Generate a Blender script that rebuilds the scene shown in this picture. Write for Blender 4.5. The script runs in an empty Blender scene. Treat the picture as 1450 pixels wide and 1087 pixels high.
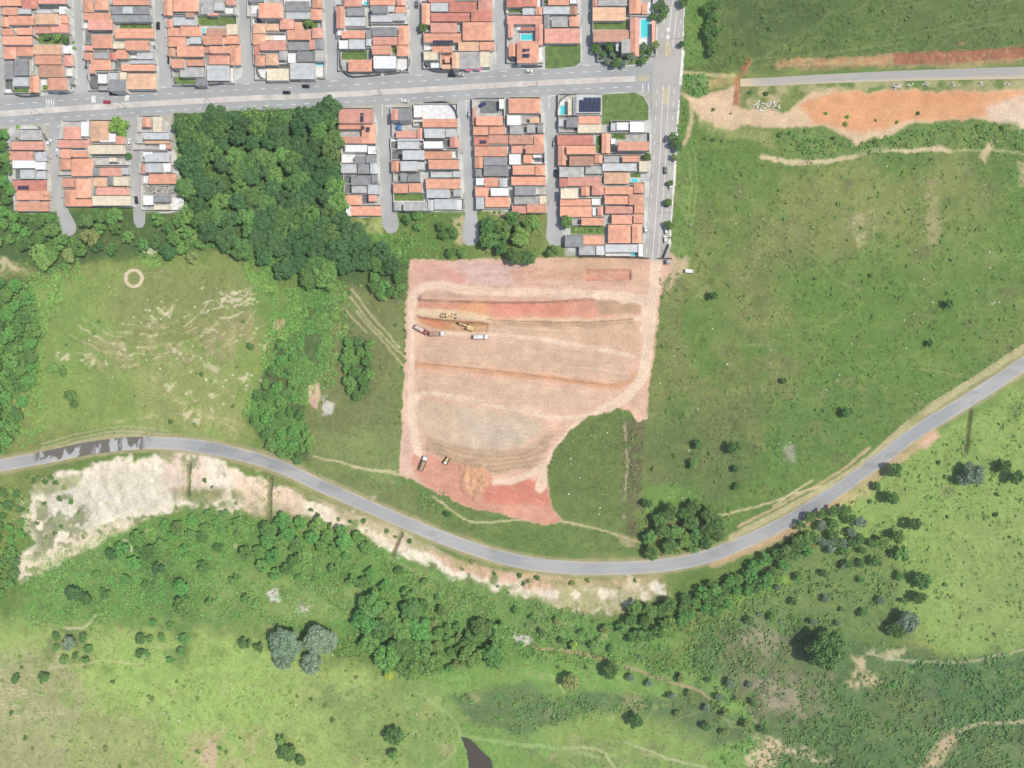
import bpy, bmesh, math, random
import numpy as np
from mathutils import Vector, Matrix

# ------------------------------------------------------------------ camera, sky, sun, exposure
sc = bpy.context.scene
COLL = sc.collection
S = 0.4                      # metres per survey unit
CAM_H = 400.0
SUN_EL = math.radians(61); SUN_AZ = math.radians(4)      # azimuth counter-clockwise from +X (east)
cam_d = bpy.data.cameras.new('camera'); cam = bpy.data.objects.new('camera', cam_d); COLL.objects.link(cam)
cam.location = (0, 0, CAM_H); cam.rotation_euler = (0, 0, 0)
cam_d.sensor_width = 36; cam_d.lens = 18 * CAM_H / (725 * S)
cam_d.clip_start = 1; cam_d.clip_end = 9000
sc.camera = cam
w = bpy.data.worlds.new('World'); sc.world = w; w.use_nodes = True
nt = w.node_tree; bg = nt.nodes['Background']
sky = nt.nodes.new('ShaderNodeTexSky'); sky.sky_type = 'NISHITA'; sky.sun_disc = False
sky.sun_elevation = SUN_EL; sky.sun_rotation = math.radians(90) - SUN_AZ
sky.air_density = 1.0; sky.dust_density = 2.0
nt.links.new(sky.outputs[0], bg.inputs[0]); bg.inputs[1].default_value = 0.15
sd = bpy.data.lights.new('sun', 'SUN'); so = bpy.data.objects.new('sun', sd); COLL.objects.link(so)
sd.energy = 4.05; sd.angle = math.radians(0.6); sd.color = (1.0, 0.955, 0.88)
dirv = Vector((math.cos(SUN_EL)*math.cos(SUN_AZ), math.cos(SUN_EL)*math.sin(SUN_AZ), math.sin(SUN_EL)))
so.rotation_euler = dirv.to_track_quat('Z', 'Y').to_euler(); so.location = dirv*500
vs = sc.view_settings; vs.view_transform = 'Standard'; vs.look = 'None'; vs.exposure = 0.2; vs.gamma = 1
sc.cycles.max_bounces = 6; sc.cycles.diffuse_bounces = 3

# ------------------------------------------------------------------ helpers
KEXP = 1.62
HAZE_D = 0.0001
def s2l(c):
    c = c/255.0
    return c/12.92 if c <= 0.04045 else ((c+0.055)/1.055)**2.4
def A(r, g, b, k=None):
    k = k or KEXP
    return tuple(s2l(c)/k for c in (r, g, b))
def P(u, v, h=0.0):
    f = S*(1-h/CAM_H)
    return ((u-725)*f, (543.5-v)*f)
def tag(o, label=None, cat=None, group=None, kind=None):
    if label: o['label'] = label
    if cat: o['category'] = cat
    if group: o['group'] = group
    if kind: o['kind'] = kind
    return o
def empty(name, loc, rz=0.0, label=None, cat=None, group=None):
    o = bpy.data.objects.new(name, None); COLL.objects.link(o)
    o.location = loc; o.rotation_euler = (0, 0, rz); o.empty_display_size = 0.5
    return tag(o, label, cat, group)
def mobj(name, me, parent=None, mat=None):
    o = bpy.data.objects.new(name, me); COLL.objects.link(o)
    if mat is not None:
        if len(me.materials) == 0: me.materials.append(mat)
    if parent: o.parent = parent
    return o
def copy_tree(o, parent=None):
    c = o.copy(); COLL.objects.link(c); c.parent = parent
    for ch in list(o.children): copy_tree(ch, c)
    return c
class MB:
    """collects simple solids into one mesh"""
    def __init__(s): s.v = []; s.f = []
    def add(s, vs_, fs):
        n = len(s.v); s.v += [tuple(p) for p in vs_]; s.f += [tuple(i+n for i in f) for f in fs]
    def box(s, x0, y0, z0, x1, y1, z1):
        s.add([(x0,y0,z0),(x1,y0,z0),(x1,y1,z0),(x0,y1,z0),(x0,y0,z1),(x1,y0,z1),(x1,y1,z1),(x0,y1,z1)],
              [(0,3,2,1),(4,5,6,7),(0,1,5,4),(1,2,6,5),(2,3,7,6),(3,0,4,7)])
    def tbox(s, x0, y0, z0, x1, y1, z1, ix, iy):
        s.add([(x0,y0,z0),(x1,y0,z0),(x1,y1,z0),(x0,y1,z0),(x0+ix,y0+iy,z1),(x1-ix,y0+iy,z1),(x1-ix,y1-iy,z1),(x0+ix,y1-iy,z1)],
              [(0,3,2,1),(4,5,6,7),(0,1,5,4),(1,2,6,5),(2,3,7,6),(3,0,4,7)])
    def cyl(s, p, q, r, n=10, r2=None):
        p = Vector(p); q = Vector(q); d = (q-p).normalized(); r2 = r if r2 is None else r2
        a = d.orthogonal().normalized(); b = d.cross(a)
        vs_ = []
        for c, rr in ((p, r), (q, r2)):
            for i in range(n):
                t = 2*math.pi*i/n; vs_.append(c + a*math.cos(t)*rr + b*math.sin(t)*rr)
        fs = [(i, (i+1) % n, n+(i+1) % n, n+i) for i in range(n)]
        fs += [tuple(range(n-1, -1, -1)), tuple(range(n, 2*n))]
        s.add(vs_, fs)
    def prism(s, prof, y0, y1):
        n = len(prof)
        vs_ = [(x, y0, z) for x, z in prof] + [(x, y1, z) for x, z in prof]
        s.add(vs_, [tuple(range(n)), tuple(range(2*n-1, n-1, -1))] + [(i+n, (i+1) % n+n, (i+1) % n, i) for i in range(n)])
    def poly(s, pts, z0, z1):
        n = len(pts); vs_ = [(x, y, z0) for x, y in pts] + [(x, y, z1) for x, y in pts]
        s.add(vs_, [tuple(range(n, 2*n))] + [(i, (i+1) % n, (i+1) % n+n, i+n) for i in range(n)])
    def mesh(s, name, fix=True):
        me = bpy.data.meshes.new(name); me.from_pydata(s.v, [], s.f)
        if fix:
            bm = bmesh.new(); bm.from_mesh(me); bmesh.ops.recalc_face_normals(bm, faces=bm.faces[:]); bm.to_mesh(me); bm.free()
        me.update(); return me
    def build(s, name, mat=None, parent=None, fix=True):
        return mobj(name, s.mesh(name, fix), parent, mat)
def chaikin(p, n=2):
    for _ in range(n):
        q = []
        for i in range(len(p)):
            a, b = p[i], p[(i+1) % len(p)]
            q.append((a[0]*.75+b[0]*.25, a[1]*.75+b[1]*.25)); q.append((a[0]*.25+b[0]*.75, a[1]*.25+b[1]*.75))
        p = q
    return p
def spline(p, step):
    """Catmull-Rom through p, sampled about every step units"""
    out = []
    for i in range(len(p)-1):
        p0 = p[max(i-1, 0)]; p1 = p[i]; p2 = p[i+1]; p3 = p[min(i+2, len(p)-1)]
        n = max(1, int(math.hypot(p2[0]-p1[0], p2[1]-p1[1])/step))
        for k in range(n):
            t = k/n
            out.append(tuple(0.5*((2*p1[j]) + (-p0[j]+p2[j])*t + (2*p0[j]-5*p1[j]+4*p2[j]-p3[j])*t*t + (-p0[j]+3*p1[j]-3*p2[j]+p3[j])*t**3) for j in (0, 1)))
    out.append(tuple(p[-1])); return out

# ------------------------------------------------------------------ materials
MATS = {}
def new_mat(name):
    m = bpy.data.materials.new(name); m.use_nodes = True
    return m, m.node_tree, m.node_tree.nodes['Principled BSDF']
def N(t, typ, **kw):
    n = t.nodes.new(typ)
    for k, v in kw.items():
        if k in n.inputs.keys() if isinstance(k, str) else False: n.inputs[k].default_value = v
        else: setattr(n, k, v)
    return n
def mul(t, a, b, f=1.0, typ='MULTIPLY'):
    m = t.nodes.new('ShaderNodeMix'); m.data_type = 'RGBA'; m.blend_type = typ; m.inputs[0].default_value = f
    for s_, i in ((a, 6), (b, 7)):
        if isinstance(s_, tuple): m.inputs[i].default_value = (*s_[:3], 1)
        else: t.links.new(s_, m.inputs[i])
    return m.outputs[2]
def noise_ramp(t, co, scale, lo, hi, detail=4.0, p0=0.3, p1=0.7):
    n = t.nodes.new('ShaderNodeTexNoise'); n.inputs['Scale'].default_value = scale; n.inputs['Detail'].default_value = detail
    t.links.new(co, n.inputs['Vector'])
    r = t.nodes.new('ShaderNodeMapRange'); r.inputs[1].default_value = p0; r.inputs[2].default_value = p1
    r.inputs[3].default_value = lo; r.inputs[4].default_value = hi
    t.links.new(n.outputs[0], r.inputs[0]); return r.outputs[0]
def rand_value(t, lo, hi, col):
    oi = t.nodes.new('ShaderNodeObjectInfo')
    r = t.nodes.new('ShaderNodeMapRange'); r.inputs[3].default_value = lo; r.inputs[4].default_value = hi
    t.links.new(oi.outputs['Random'], r.inputs[0])
    return mul(t, col, r.outputs[0])
def surf_mat(name, col, var=0.18, scale=0.35, rough=0.85, rnd=0.12, bands=None, fine=0.08, metal=0.0, spots=None):
    m, t, b = new_mat(name)
    tc = t.nodes.new('ShaderNodeTexCoord'); co = tc.outputs['Object']
    rgb = t.nodes.new('ShaderNodeRGB'); rgb.outputs[0].default_value = (*col, 1)
    c = mul(t, rgb.outputs[0], noise_ramp(t, co, scale, 1-var, 1+var*.6))
    c = mul(t, c, noise_ramp(t, co, 2.2, 1-fine, 1+fine, 2.0))
    if bands:
        wv = t.nodes.new('ShaderNodeTexWave'); wv.inputs['Scale'].default_value = bands[0]; wv.bands_direction = bands[1]
        wv.inputs['Distortion'].default_value = 0.6
        t.links.new(co, wv.inputs['Vector'])
        r = t.nodes.new('ShaderNodeMapRange'); r.inputs[3].default_value = 1-bands[2]; r.inputs[4].default_value = 1+bands[2]*.5
        t.links.new(wv.outputs['Fac'], r.inputs[0]); c = mul(t, c, r.outputs[0])
    if spots:
        c = mul(t, c, noise_ramp(t, co, spots[0], spots[1], 1.0, 5.0, 0.35, 0.55))
    if rnd: c = rand_value(t, 1-rnd, 1+rnd, c)
    t.links.new(c, b.inputs['Base Color']); b.inputs['Roughness'].default_value = rough; b.inputs['Metallic'].default_value = metal
    MATS[name] = m; return m
TILE = {'O': (243,178,146), 'P': (236,172,150), 'R': (216,142,122), 'B': (208,160,134), 'T': (241,195,158)}
for k, c in TILE.items():
    surf_mat('clay_tile_'+{'O':'orange','P':'pink','R':'red','B':'brown','T':'tan'}[k], A(*c), 0.2, 0.3, 0.9, 0.14, (1.1, 'X', 0.07), 0.1)
TM = {'O':'clay_tile_orange','P':'clay_tile_pink','R':'clay_tile_red','B':'clay_tile_brown','T':'clay_tile_tan'}
surf_mat('fibre_sheet_grey', A(192,190,184), 0.3, 0.3, 0.85, 0.12, (1.0, 'X', 0.08), 0.1)
surf_mat('fibre_sheet_dark', A(154,155,153), 0.25, 0.3, 0.85, 0.12, (1.0, 'X', 0.08), 0.1)
surf_mat('metal_sheet_light', A(206,208,206), 0.2, 0.3, 0.6, 0.08, (1.0, 'X', 0.06), 0.06)
surf_mat('slab_white', A(248,248,244), 0.12, 0.5, 0.8, 0.04)
surf_mat('slab_cream', A(240,226,196), 0.16, 0.4, 0.85, 0.06)
surf_mat('wall_paint', A(236,232,222), 0.15, 0.5, 0.85, 0.14)
surf_mat('corner_wall', A(150,152,152), 0.2, 0.5, 0.9, 0.1)
surf_mat('patio_concrete', A(196,194,186), 0.3, 0.35, 0.9, 0.14, None, 0.15)
surf_mat('patio_dark', A(122,126,124), 0.3, 0.35, 0.9, 0.14)
surf_mat('patio_white', A(240,240,236), 0.2, 0.4, 0.85, 0.05)
surf_mat('patio_terracotta', A(214,160,130), 0.25, 0.4, 0.9, 0.08)
surf_mat('lawn', A(112,138,70), 0.35, 0.3, 0.95, 0.1, None, 0.3)
surf_mat('pool_water', A(84,222,226), 0.08, 0.4, 0.08, 0.0)
surf_mat('pool_rim', A(228,230,226), 0.08, 0.4, 0.7, 0.0)
surf_mat('solar_glass', A(62,68,92), 0.1, 0.4, 0.15, 0.0, (1.6, 'Y', 0.25))
surf_mat('tank_blue', A(70,124,176), 0.05, 0.4, 0.5, 0.0)
surf_mat('awning_pink', A(232,120,156), 0.1, 0.4, 0.7, 0.0)
surf_mat('asphalt_avenue', A(172,173,171), 0.12, 0.05, 0.9, 0.0, None, 0.05)
surf_mat('asphalt_street', A(184,184,180), 0.14, 0.06, 0.9, 0.04, None, 0.06)
surf_mat('asphalt_side', A(184,180,171), 0.14, 0.06, 0.9, 0.04, None, 0.06)
surf_mat('pavement_concrete', A(206,207,200), 0.3, 0.12, 0.92, 0.03, None, 0.12)
surf_mat('median_concrete', A(214,208,198), 0.22, 0.15, 0.92, 0.03, None, 0.1)
surf_mat('median_red', A(218,202,193), 0.15, 0.3, 0.92, 0.03)
surf_mat('line_white', A(236,236,230), 0.25, 0.6, 0.8, 0.0)
surf_mat('line_yellow', A(226,204,140), 0.3, 0.6, 0.8, 0.0)
surf_mat('kerb_white', A(238,236,222), 0.2, 0.3, 0.85, 0.0)
surf_mat('bark', A(112,92,72), 0.3, 2.0, 0.95, 0.1)
surf_mat('tyre_rubber', (0.03,0.03,0.03), 0.1, 2.0, 0.8, 0.0)
surf_mat('steel_grey', A(130,130,128), 0.15, 1.0, 0.5, 0.0)
surf_mat('post_concrete', A(176,172,164), 0.15, 1.0, 0.9, 0.0)
surf_mat('machine_yellow', A(228,198,132), 0.12, 0.8, 0.5, 0.0)
surf_mat('dark_steel', A(84,74,64), 0.15, 1.0, 0.6, 0.0)
surf_mat('truck_white', A(240,238,234), 0.08, 0.8, 0.4, 0.0)
surf_mat('truck_red', A(170,92,84), 0.08, 0.8, 0.4, 0.0)
surf_mat('truck_grey', A(150,150,152), 0.1, 0.8, 0.5, 0.0)
surf_mat('soil_load', A(188,156,128), 0.3, 1.5, 0.95, 0.0)
surf_mat('pale_load', A(226,206,196), 0.2, 1.5, 0.95, 0.0)
surf_mat('stone_pale', A(228,222,204), 0.2, 1.0, 0.9, 0.1)
surf_mat('sand_pale', A(222,204,168), 0.2, 0.6, 0.95, 0.0)
surf_mat('debris', A(190,186,176), 0.5, 0.9, 0.95, 0.05, None, 0.35)
for nm, c in {'white':(242,242,240),'black':(40,42,46),'grey':(120,124,128),'silver':(190,192,194),'red':(190,60,64),'blue':(58,66,120)}.items():
    surf_mat('car_paint_'+nm, A(*c), 0.03, 0.5, 0.25, 0.0, None, 0.02)
m, t, b = new_mat('car_glass'); b.inputs['Base Color'].default_value = (0.02,0.025,0.03,1); b.inputs['Roughness'].default_value = 0.08; MATS['car_glass'] = m
m, t, b = new_mat('pond_water'); b.inputs['Base Color'].default_value = (*A(84,78,66), 1); b.inputs['Roughness'].default_value = 0.12; MATS['pond_water'] = m
def vcol_mat(name, attr, fine, rough=0.95, rnd=0.0, base=None):
    m, t, b = new_mat(name)
    at = t.nodes.new('ShaderNodeAttribute'); at.attribute_name = attr
    tc = t.nodes.new('ShaderNodeTexCoord'); co = tc.outputs['Object']
    c = at.outputs['Color']
    if base: c = mul(t, (*base, 1), c)
    for sc_, lo, hi, d in fine: c = mul(t, c, noise_ramp(t, co, sc_, lo, hi, d))
    if rnd:
        c = rand_value(t, 1-rnd, 1+rnd, c)
        oi = t.nodes.new('ShaderNodeObjectInfo'); wn = t.nodes.new('ShaderNodeTexWhiteNoise'); wn.noise_dimensions = '1D'; t.links.new(oi.outputs['Random'], wn.inputs['W'])
        mr = t.nodes.new('ShaderNodeMapRange'); mr.inputs[3].default_value = .478; mr.inputs[4].default_value = .512; t.links.new(wn.outputs['Value'], mr.inputs[0])
        hs = t.nodes.new('ShaderNodeHueSaturation'); t.links.new(mr.outputs[0], hs.inputs['Hue']); t.links.new(c, hs.inputs['Color']); c = hs.outputs['Color']
    t.links.new(c, b.inputs['Base Color']); b.inputs['Roughness'].default_value = rough
    b.inputs['Specular IOR Level'].default_value = 0.2
    MATS[name] = m; return m
vcol_mat('ground_cover', 'Col', [(0.9, 0.84, 1.13, 3.0), (0.16, 0.9, 1.08, 3.0)])
vcol_mat('road_asphalt', 'Col', [(0.8, 0.95, 1.04, 3.0)])
vcol_mat('tuft_leaf', 'Col', [])
LEAF = {'forest': (76,110,66), 'deep': (92,126,68), 'mid': (107,145,76), 'bright': (130,172,82), 'greygreen': (120,140,112), 'olive': (132,146,86), 'lush': (100,148,76), 'lime': (166,190,80)}
for k, c in LEAF.items():
    vcol_mat('foliage_'+k, 'tint', [], 0.8, 0.16, A(*c, 1.15))

# ------------------------------------------------------------------ ground raster (survey units)
STEP = 0.6
X0, X1, Y0, Y1 = -306.0, 306.0, -231.0, 231.0
nx = int((X1-X0)/STEP)+1; ny = int((Y1-Y0)/STEP)+1
gx = X0 + np.arange(nx)*STEP; gy = Y0 + np.arange(ny)*STEP
gu = gx/S+725; gv = 543.5-gy/S
U, V = np.meshgrid(gu, gv)          # rows follow gy
U = U.astype(np.float32); V = V.astype(np.float32)
def vnoise(scale, seed, octv=3, u=None, v=None, sx=1.0, sy=1.0):
    u = U if u is None else u; v = V if v is None else v
    rng = np.random.RandomState(seed); out = np.zeros(u.shape, np.float32); amp = 1; tot = 0
    for o in range(octv):
        g = rng.rand(257, 257).astype(np.float32)
        x = (u*sx+9000)/scale*(2**o); y = (v*sy+9000)/scale*(2**o)
        xi = np.floor(x).astype(int); yi = np.floor(y).astype(int); fx = x-xi; fy = y-yi
        fx = fx*fx*(3-2*fx); fy = fy*fy*(3-2*fy); a = xi % 257; b_ = yi % 257; a1 = (xi+1) % 257; b1 = (yi+1) % 257
        out += amp*((g[b_, a]*(1-fx)+g[b_, a1]*fx)*(1-fy)+(g[b1, a]*(1-fx)+g[b1, a1]*fx)*fy); tot += amp; amp *= 0.5
    return out/tot
n_big = vnoise(150, 1, 3); n_mid = vnoise(45, 2, 3); n_small = vnoise(14, 3, 3); n_fine = vnoise(5, 4, 2)
wu = (vnoise(22, 5, 3)-.5)*2; wv_ = (vnoise(22, 6, 3)-.5)*2
fu = (vnoise(6, 7, 2)-.5)*2; fv = (vnoise(6, 8, 2)-.5)*2
def sst(x, a, b):
    t_ = np.clip((x-a)/(b-a), 0, 1); return t_*t_*(3-2*t_)
def window(pts, mar):
    us = [p[0] for p in pts]; vv = [p[1] for p in pts]
    i0 = max(0, np.searchsorted(gu, min(us)-mar)); i1 = min(nx, np.searchsorted(gu, max(us)+mar)+1)
    r = gv[::-1]; j0 = max(0, ny-np.searchsorted(r, max(vv)+mar)-1); j1 = min(ny, ny-np.searchsorted(r, min(vv)-mar)+1)
    return (slice(j0, j1), slice(i0, i1))
def segd(u, v, a, b):
    dx, dy = b[0]-a[0], b[1]-a[1]; L = dx*dx+dy*dy+1e-9
    t_ = np.clip(((u-a[0])*dx+(v-a[1])*dy)/L, 0, 1)
    return (u-a[0]-t_*dx)**2+(v-a[1]-t_*dy)**2
def pmask(pts, soft=3.0, warp=5.0, fine=1.5, mar=None):
    s_ = window(pts, (mar or soft)+warp+fine+3)
    u = U[s_]+wu[s_]*warp+fu[s_]*fine; v = V[s_]+wv_[s_]*warp+fv[s_]*fine
    d = np.full(u.shape, 1e9, np.float32); ins = np.zeros(u.shape, bool)
    for i in range(len(pts)):
        a = pts[i]; b = pts[(i+1) % len(pts)]
        d = np.minimum(d, segd(u, v, a, b))
        c = ((a[1] > v) != (b[1] > v)) & (u < (b[0]-a[0])*(v-a[1])/((b[1]-a[1]) or 1e-9)+a[0])
        ins ^= c
    d = np.sqrt(d); d = np.where(ins, d, -d)
    return s_, sst(d, -soft, soft)
def smask(pts, width, soft=1.5, warp=2.0, fine=1.0, smooth=True):
    if smooth and len(pts) > 2: pts = spline(pts, 8)
    s_ = window(pts, width+soft+warp+fine+3)
    u = U[s_]+wu[s_]*warp+fu[s_]*fine; v = V[s_]+wv_[s_]*warp+fv[s_]*fine
    d = np.full(u.shape, 1e9, np.float32)
    for i in range(len(pts)-1): d = np.minimum(d, segd(u, v, pts[i], pts[i+1]))
    d = np.sqrt(d)
    return s_, 1-sst(d, width/2-soft, width/2+soft)
COL = np.zeros((ny, nx, 3), np.float32)
HGT = np.zeros((ny, nx), np.float32)
GREEN = np.ones((ny, nx), np.float32)
def paint(sm, rgb, op=1.0, mott=None, green=None):
    s_, m_ = sm; m_ = m_*op
    if mott is not None: m_ = m_*mott[s_]
    c = np.array(A(*rgb), np.float32)
    COL[s_] = COL[s_]*(1-m_[..., None])+c*m_[..., None]
    if green is not None: GREEN[s_] = GREEN[s_]*(1-m_)+green*m_
def lerp3(a, b, m_): return np.array(A(*a), np.float32)*(1-m_[..., None])+np.array(A(*b), np.float32)*m_[..., None]
# --- broad grass tones
COL[:] = lerp3((102,136,60), (132,144,76), sst(n_big, .38, .62))
COL[:] = COL*(1-sst(n_mid, .5, .75)[..., None]*.5) + np.array(A(100,144,60), np.float32)*sst(n_mid, .5, .75)[..., None]*.5
ALL = [(-60,-60),(1510,-60),(1510,1150),(-60,1150)]
paint(pmask([(968,-40),(1480,-40),(1480,85),(1060,100),(1030,112),(968,112)], 8, 12), (92,118,58), .85)
paint(pmask([(972,-10),(1000,-10),(1003,90),(968,95)], 4, 3), (106,146,64), .9)
paint(pmask([(1030,-20),(1190,-20),(1120,55),(1040,60)], 25, 20), (80,104,58), .75)
paint(pmask([(950,300),(1200,280),(1240,420),(1100,560),(960,700),(915,600)], 40, 30), (134,138,82), .75, sst(n_mid,.3,.6))
paint(pmask([(1100,380),(1300,340),(1450,300),(1450,470),(1280,560),(1150,560)], 40, 30), (100,140,56), .7)
paint(pmask([(900,600),(1060,560),(1080,660),(1000,720),(900,730)], 20, 20), (100,118,70), .6)
paint(pmask([(1080,590),(1230,520),(1260,580),(1110,690)], 20, 15), (94,134,62), .6)
paint(pmask([(905,690),(985,690),(990,725),(920,735)], 12, 10), (108,160,66), .7)
paint(pmask([(955,200),(985,190),(985,330),(970,400),(948,360)], 6, 6), (112,150,68), .8)
paint(pmask([(1150,740),(1260,655),(1360,590),(1480,520),(1480,930),(1330,930),(1250,820),(1160,800)], 14, 14), (140,174,84), .95)
paint(pmask([(1330,740),(1480,700),(1480,900),(1340,900)], 30, 20), (142,166,88), .7)
paint(pmask([(1100,790),(1260,760),(1290,900),(1120,915),(1000,900)], 20, 16), (112,140,76), .9)
paint(pmask([(1000,880),(1180,900),(1330,930),(1480,915),(1480,1120),(1010,1120),(1040,1000),(960,960)], 16, 16), (92,126,72), .95)
paint(pmask([(1280,940),(1480,925),(1480,1020),(1330,1030)], 10, 12), (84,126,74), .8)
paint(pmask([(-40,880),(250,880),(480,940),(640,960),(660,1120),(-40,1120)], 20, 20), (160,184,98), .95)
paint(pmask([(150,900),(360,900),(420,1000),(300,1087),(160,1060)], 30, 25), (154,190,92), .7)
paint(pmask([(-40,930),(90,920),(120,980),(90,1120),(-40,1120)], 14, 14), (172,168,124), .75)
paint(pmask([(120,1000),(230,1020),(250,1120),(100,1120)], 16, 14), (168,166,112), .6)
paint(pmask([(260,1040),(370,1030),(360,1120),(270,1120)], 10, 10), (186,170,124), .6, sst(n_small,.35,.6))
paint(pmask([(560,940),(760,930),(1040,960),(1100,1120),(600,1120)], 20, 16), (122,166,76), .95)
paint(pmask([(560,960),(660,990),(640,1087),(480,1070),(460,1000)], 18, 12), (134,162,86), .8)
paint(pmask([(640,985),(760,960),(860,980),(1000,990),(1080,1040),(1000,1060),(850,1010),(740,1040),(660,1020)], 7, 6), (100,130,80), .9)
paint(pmask([(760,1030),(880,1000),(1000,1050),(1010,1087),(800,1087)], 12, 10), (142,168,84), .7)
paint(pmask([(730,920),(880,930),(900,975),(780,985),(720,960)], 10, 10), (122,168,78), .75)
paint(pmask([(30,770),(330,715),(560,770),(700,830),(860,870),(960,900),(900,930),(720,930),(480,900),(240,880),(40,880)], 14, 14), (108,156,72), .95)
paint(pmask([(300,800),(480,820),(560,870),(400,880),(280,870)], 14, 12), (140,166,90), .6)
paint(pmask([(560,800),(700,840),(720,880),(600,860)], 12, 10), (132,158,88), .6)
paint(pmask([(40,400),(180,370),(340,360),(400,440),(370,560),(350,625),(200,625),(40,600)], 16, 14), (140,164,82), .95)
paint(pmask([(60,430),(130,400),(150,500),(70,560)], 18, 14), (126,160,76), .7)
paint(pmask([(180,380),(340,380),(370,470),(200,500),(150,450)], 18, 14), (140,142,88), .65)
paint(pmask([(120,480),(250,470),(360,440),(370,500),(240,530),(130,520)], 10, 10), (172,158,116), .6, sst(n_small,.3,.65))
paint(pmask([(190,515),(330,520),(350,620),(200,600)], 14, 12), (166,166,104), .55)
paint(pmask([(470,400),(570,390),(570,670),(430,660),(450,560)], 14, 12), (124,134,82), .9)
paint(pmask([(430,620),(565,600),(570,690),(470,690)], 12, 10), (130,152,84), .7)
paint(pmask([(420,660),(590,690),(680,745),(660,770),(560,735),(450,690)], 6, 5), (122,138,82), .8)
paint(pmask([(600,695),(800,742),(905,735),(905,790),(700,778),(600,720)], 8, 7), (106,134,68), .85)
paint(pmask([(800,600),(868,582),(893,590),(900,750),(800,735),(776,670)], 5, 5), (106,128,66), .9)
paint(pmask([(880,600),(915,598),(905,760),(880,740)], 4, 4), (124,122,80), .8, sst(n_small,.3,.6))
paint(smask([(1040,848),(1075,836),(1110,822)], 16, 6, 4, 2), (138,178,66), .9)
paint(pmask([(740,1040),(1000,1060),(980,1087),(740,1087)], 10, 10), (128,140,92), .5, sst(n_small,.35,.6))
for p, c, o in (([(1010,890),(1160,890),(1190,1000),(1100,1040),(1030,1000)], (122,124,88), .75), ([(1230,990),(1330,960),(1340,1040),(1240,1050)], (110,118,78), .6), ([(1180,1030),(1300,1020),(1290,1100),(1170,1100)], (82,116,66), .6), ([(1350,1030),(1480,1030),(1480,1100),(1340,1100)], (84,112,66), .7), ([(1400,1060),(1480,1050),(1480,1110),(1400,1110)], (132,146,96), .7),
    ([(1050,950),(1180,960),(1170,1020),(1070,1010)], (150,144,116), .5), ([(900,960),(1040,985),(1060,1060),(960,1030)], (98,116,74), .6), ([(1290,935),(1390,940),(1390,975),(1290,975)], (78,120,72), .6),
    ([(60,790),(160,770),(170,850),(80,870)], (112,150,80), .7), ([(180,800),(290,770),(300,840),(190,850)], (82,126,64), .7), ([(230,740),(340,735),(360,800),(260,800)], (108,158,66), .7), ([(400,830),(500,830),(500,880),(400,880)], (144,170,92), .7), ([(370,790),(480,780),(520,830),(420,840)], (110,150,74), .7), ([(560,800),(640,830),(650,880),(600,850)], (128,158,84), .7), ([(700,840),(820,880),(860,930),(760,915)], (122,148,84), .7), ([(20,850),(110,880),(100,900),(10,890)], (118,160,76), .6),
    ([(190,860),(280,870),(265,950),(200,940)], (104,138,74), .7), ([(60,895),(130,890),(130,940),(60,945)], (116,132,80), .8), ([(440,970),(510,960),(500,1010),(430,1005)], (120,140,82), .7)):
    paint(pmask(p, 10, 14, 4), c, o, sst(n_small*.6+n_mid*.4, .34, .58))
paint(pmask([(884,592),(912,596),(908,690),(902,760),(882,755),(886,680)], 4, 4, 3), (110,106,78), .75, sst(n_fine*.5+n_small*.5,.3,.5))
# --- undergrowth floor below the woods, tree shade painted in as darker green
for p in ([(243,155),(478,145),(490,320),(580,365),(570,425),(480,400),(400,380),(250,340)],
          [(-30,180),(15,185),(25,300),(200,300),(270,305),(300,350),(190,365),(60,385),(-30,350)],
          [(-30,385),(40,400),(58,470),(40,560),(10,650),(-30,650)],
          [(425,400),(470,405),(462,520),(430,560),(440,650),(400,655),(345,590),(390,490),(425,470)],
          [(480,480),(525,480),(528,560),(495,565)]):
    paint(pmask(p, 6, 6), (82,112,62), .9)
rs = random.Random(8)
paint(pmask([(345,415),(420,405),(425,470),(395,480),(370,450)], 8, 8), (112,150,68), .85)
# --- sandy slopes along the curved road
SANDY = [(20,800),(45,770),(30,740),(45,690),(90,668),(170,650),(290,642),(350,668),(420,700),(500,735),(580,775),(660,805),(760,826),(860,830),(935,820),(945,838),(905,862),(880,855),(840,862),(800,858),(740,838),(690,826),(640,815),(560,785),(520,755),(450,738),(380,725),(300,715),(240,725),(180,735),(130,755),(60,800),(30,822)]
paint(pmask(SANDY, 4, 12, 5), (247,233,208), .97, None, 0.05)
paint(pmask([(90,690),(180,668),(260,668),(250,710),(150,735),(80,760),(60,720)], 10, 8), (216,212,192), .75)
paint(pmask([(130,660),(220,655),(230,690),(160,700)], 12, 8), (218,208,180), .6)
paint(pmask([(225,640),(290,640),(295,690),(230,700)], 8, 8), (230,200,178), .6)
paint(pmask([(330,665),(430,700),(430,735),(340,725)], 8, 8), (232,200,168), .7)
paint(pmask([(440,700),(560,745),(640,790),(560,775),(480,735)], 6, 5), (226,202,170), .7)
paint(pmask([(600,780),(720,810),(850,822),(935,816),(930,826),(760,836),(640,806)], 4, 4), (224,182,152), .8)
paint(pmask([(745,830),(800,840),(830,860),(790,856)], 5, 5), (236,222,198), .8)
paint(pmask([(25,790),(100,760),(180,735),(210,735),(100,790),(40,818)], 4, 4, 2), (238,222,190), .85)
paint(pmask([(240,690),(320,690),(330,705),(250,712)], 6, 6), (176,160,120), .7)
paint(pmask([(40,680),(120,670),(110,690),(50,700)], 4, 4), (150,160,100), .7, None, .6)
paint(pmask([(60,640),(150,612),(220,604),(240,618),(200,618),(130,628),(70,646)], 4, 3), (160,162,112), .7)
paint(pmask([(262,690),(330,688),(345,704),(330,716),(280,716),(255,704)], 6, 7, 3), (122,142,80), .85, sst(n_small,.25,.5), .8)
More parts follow.
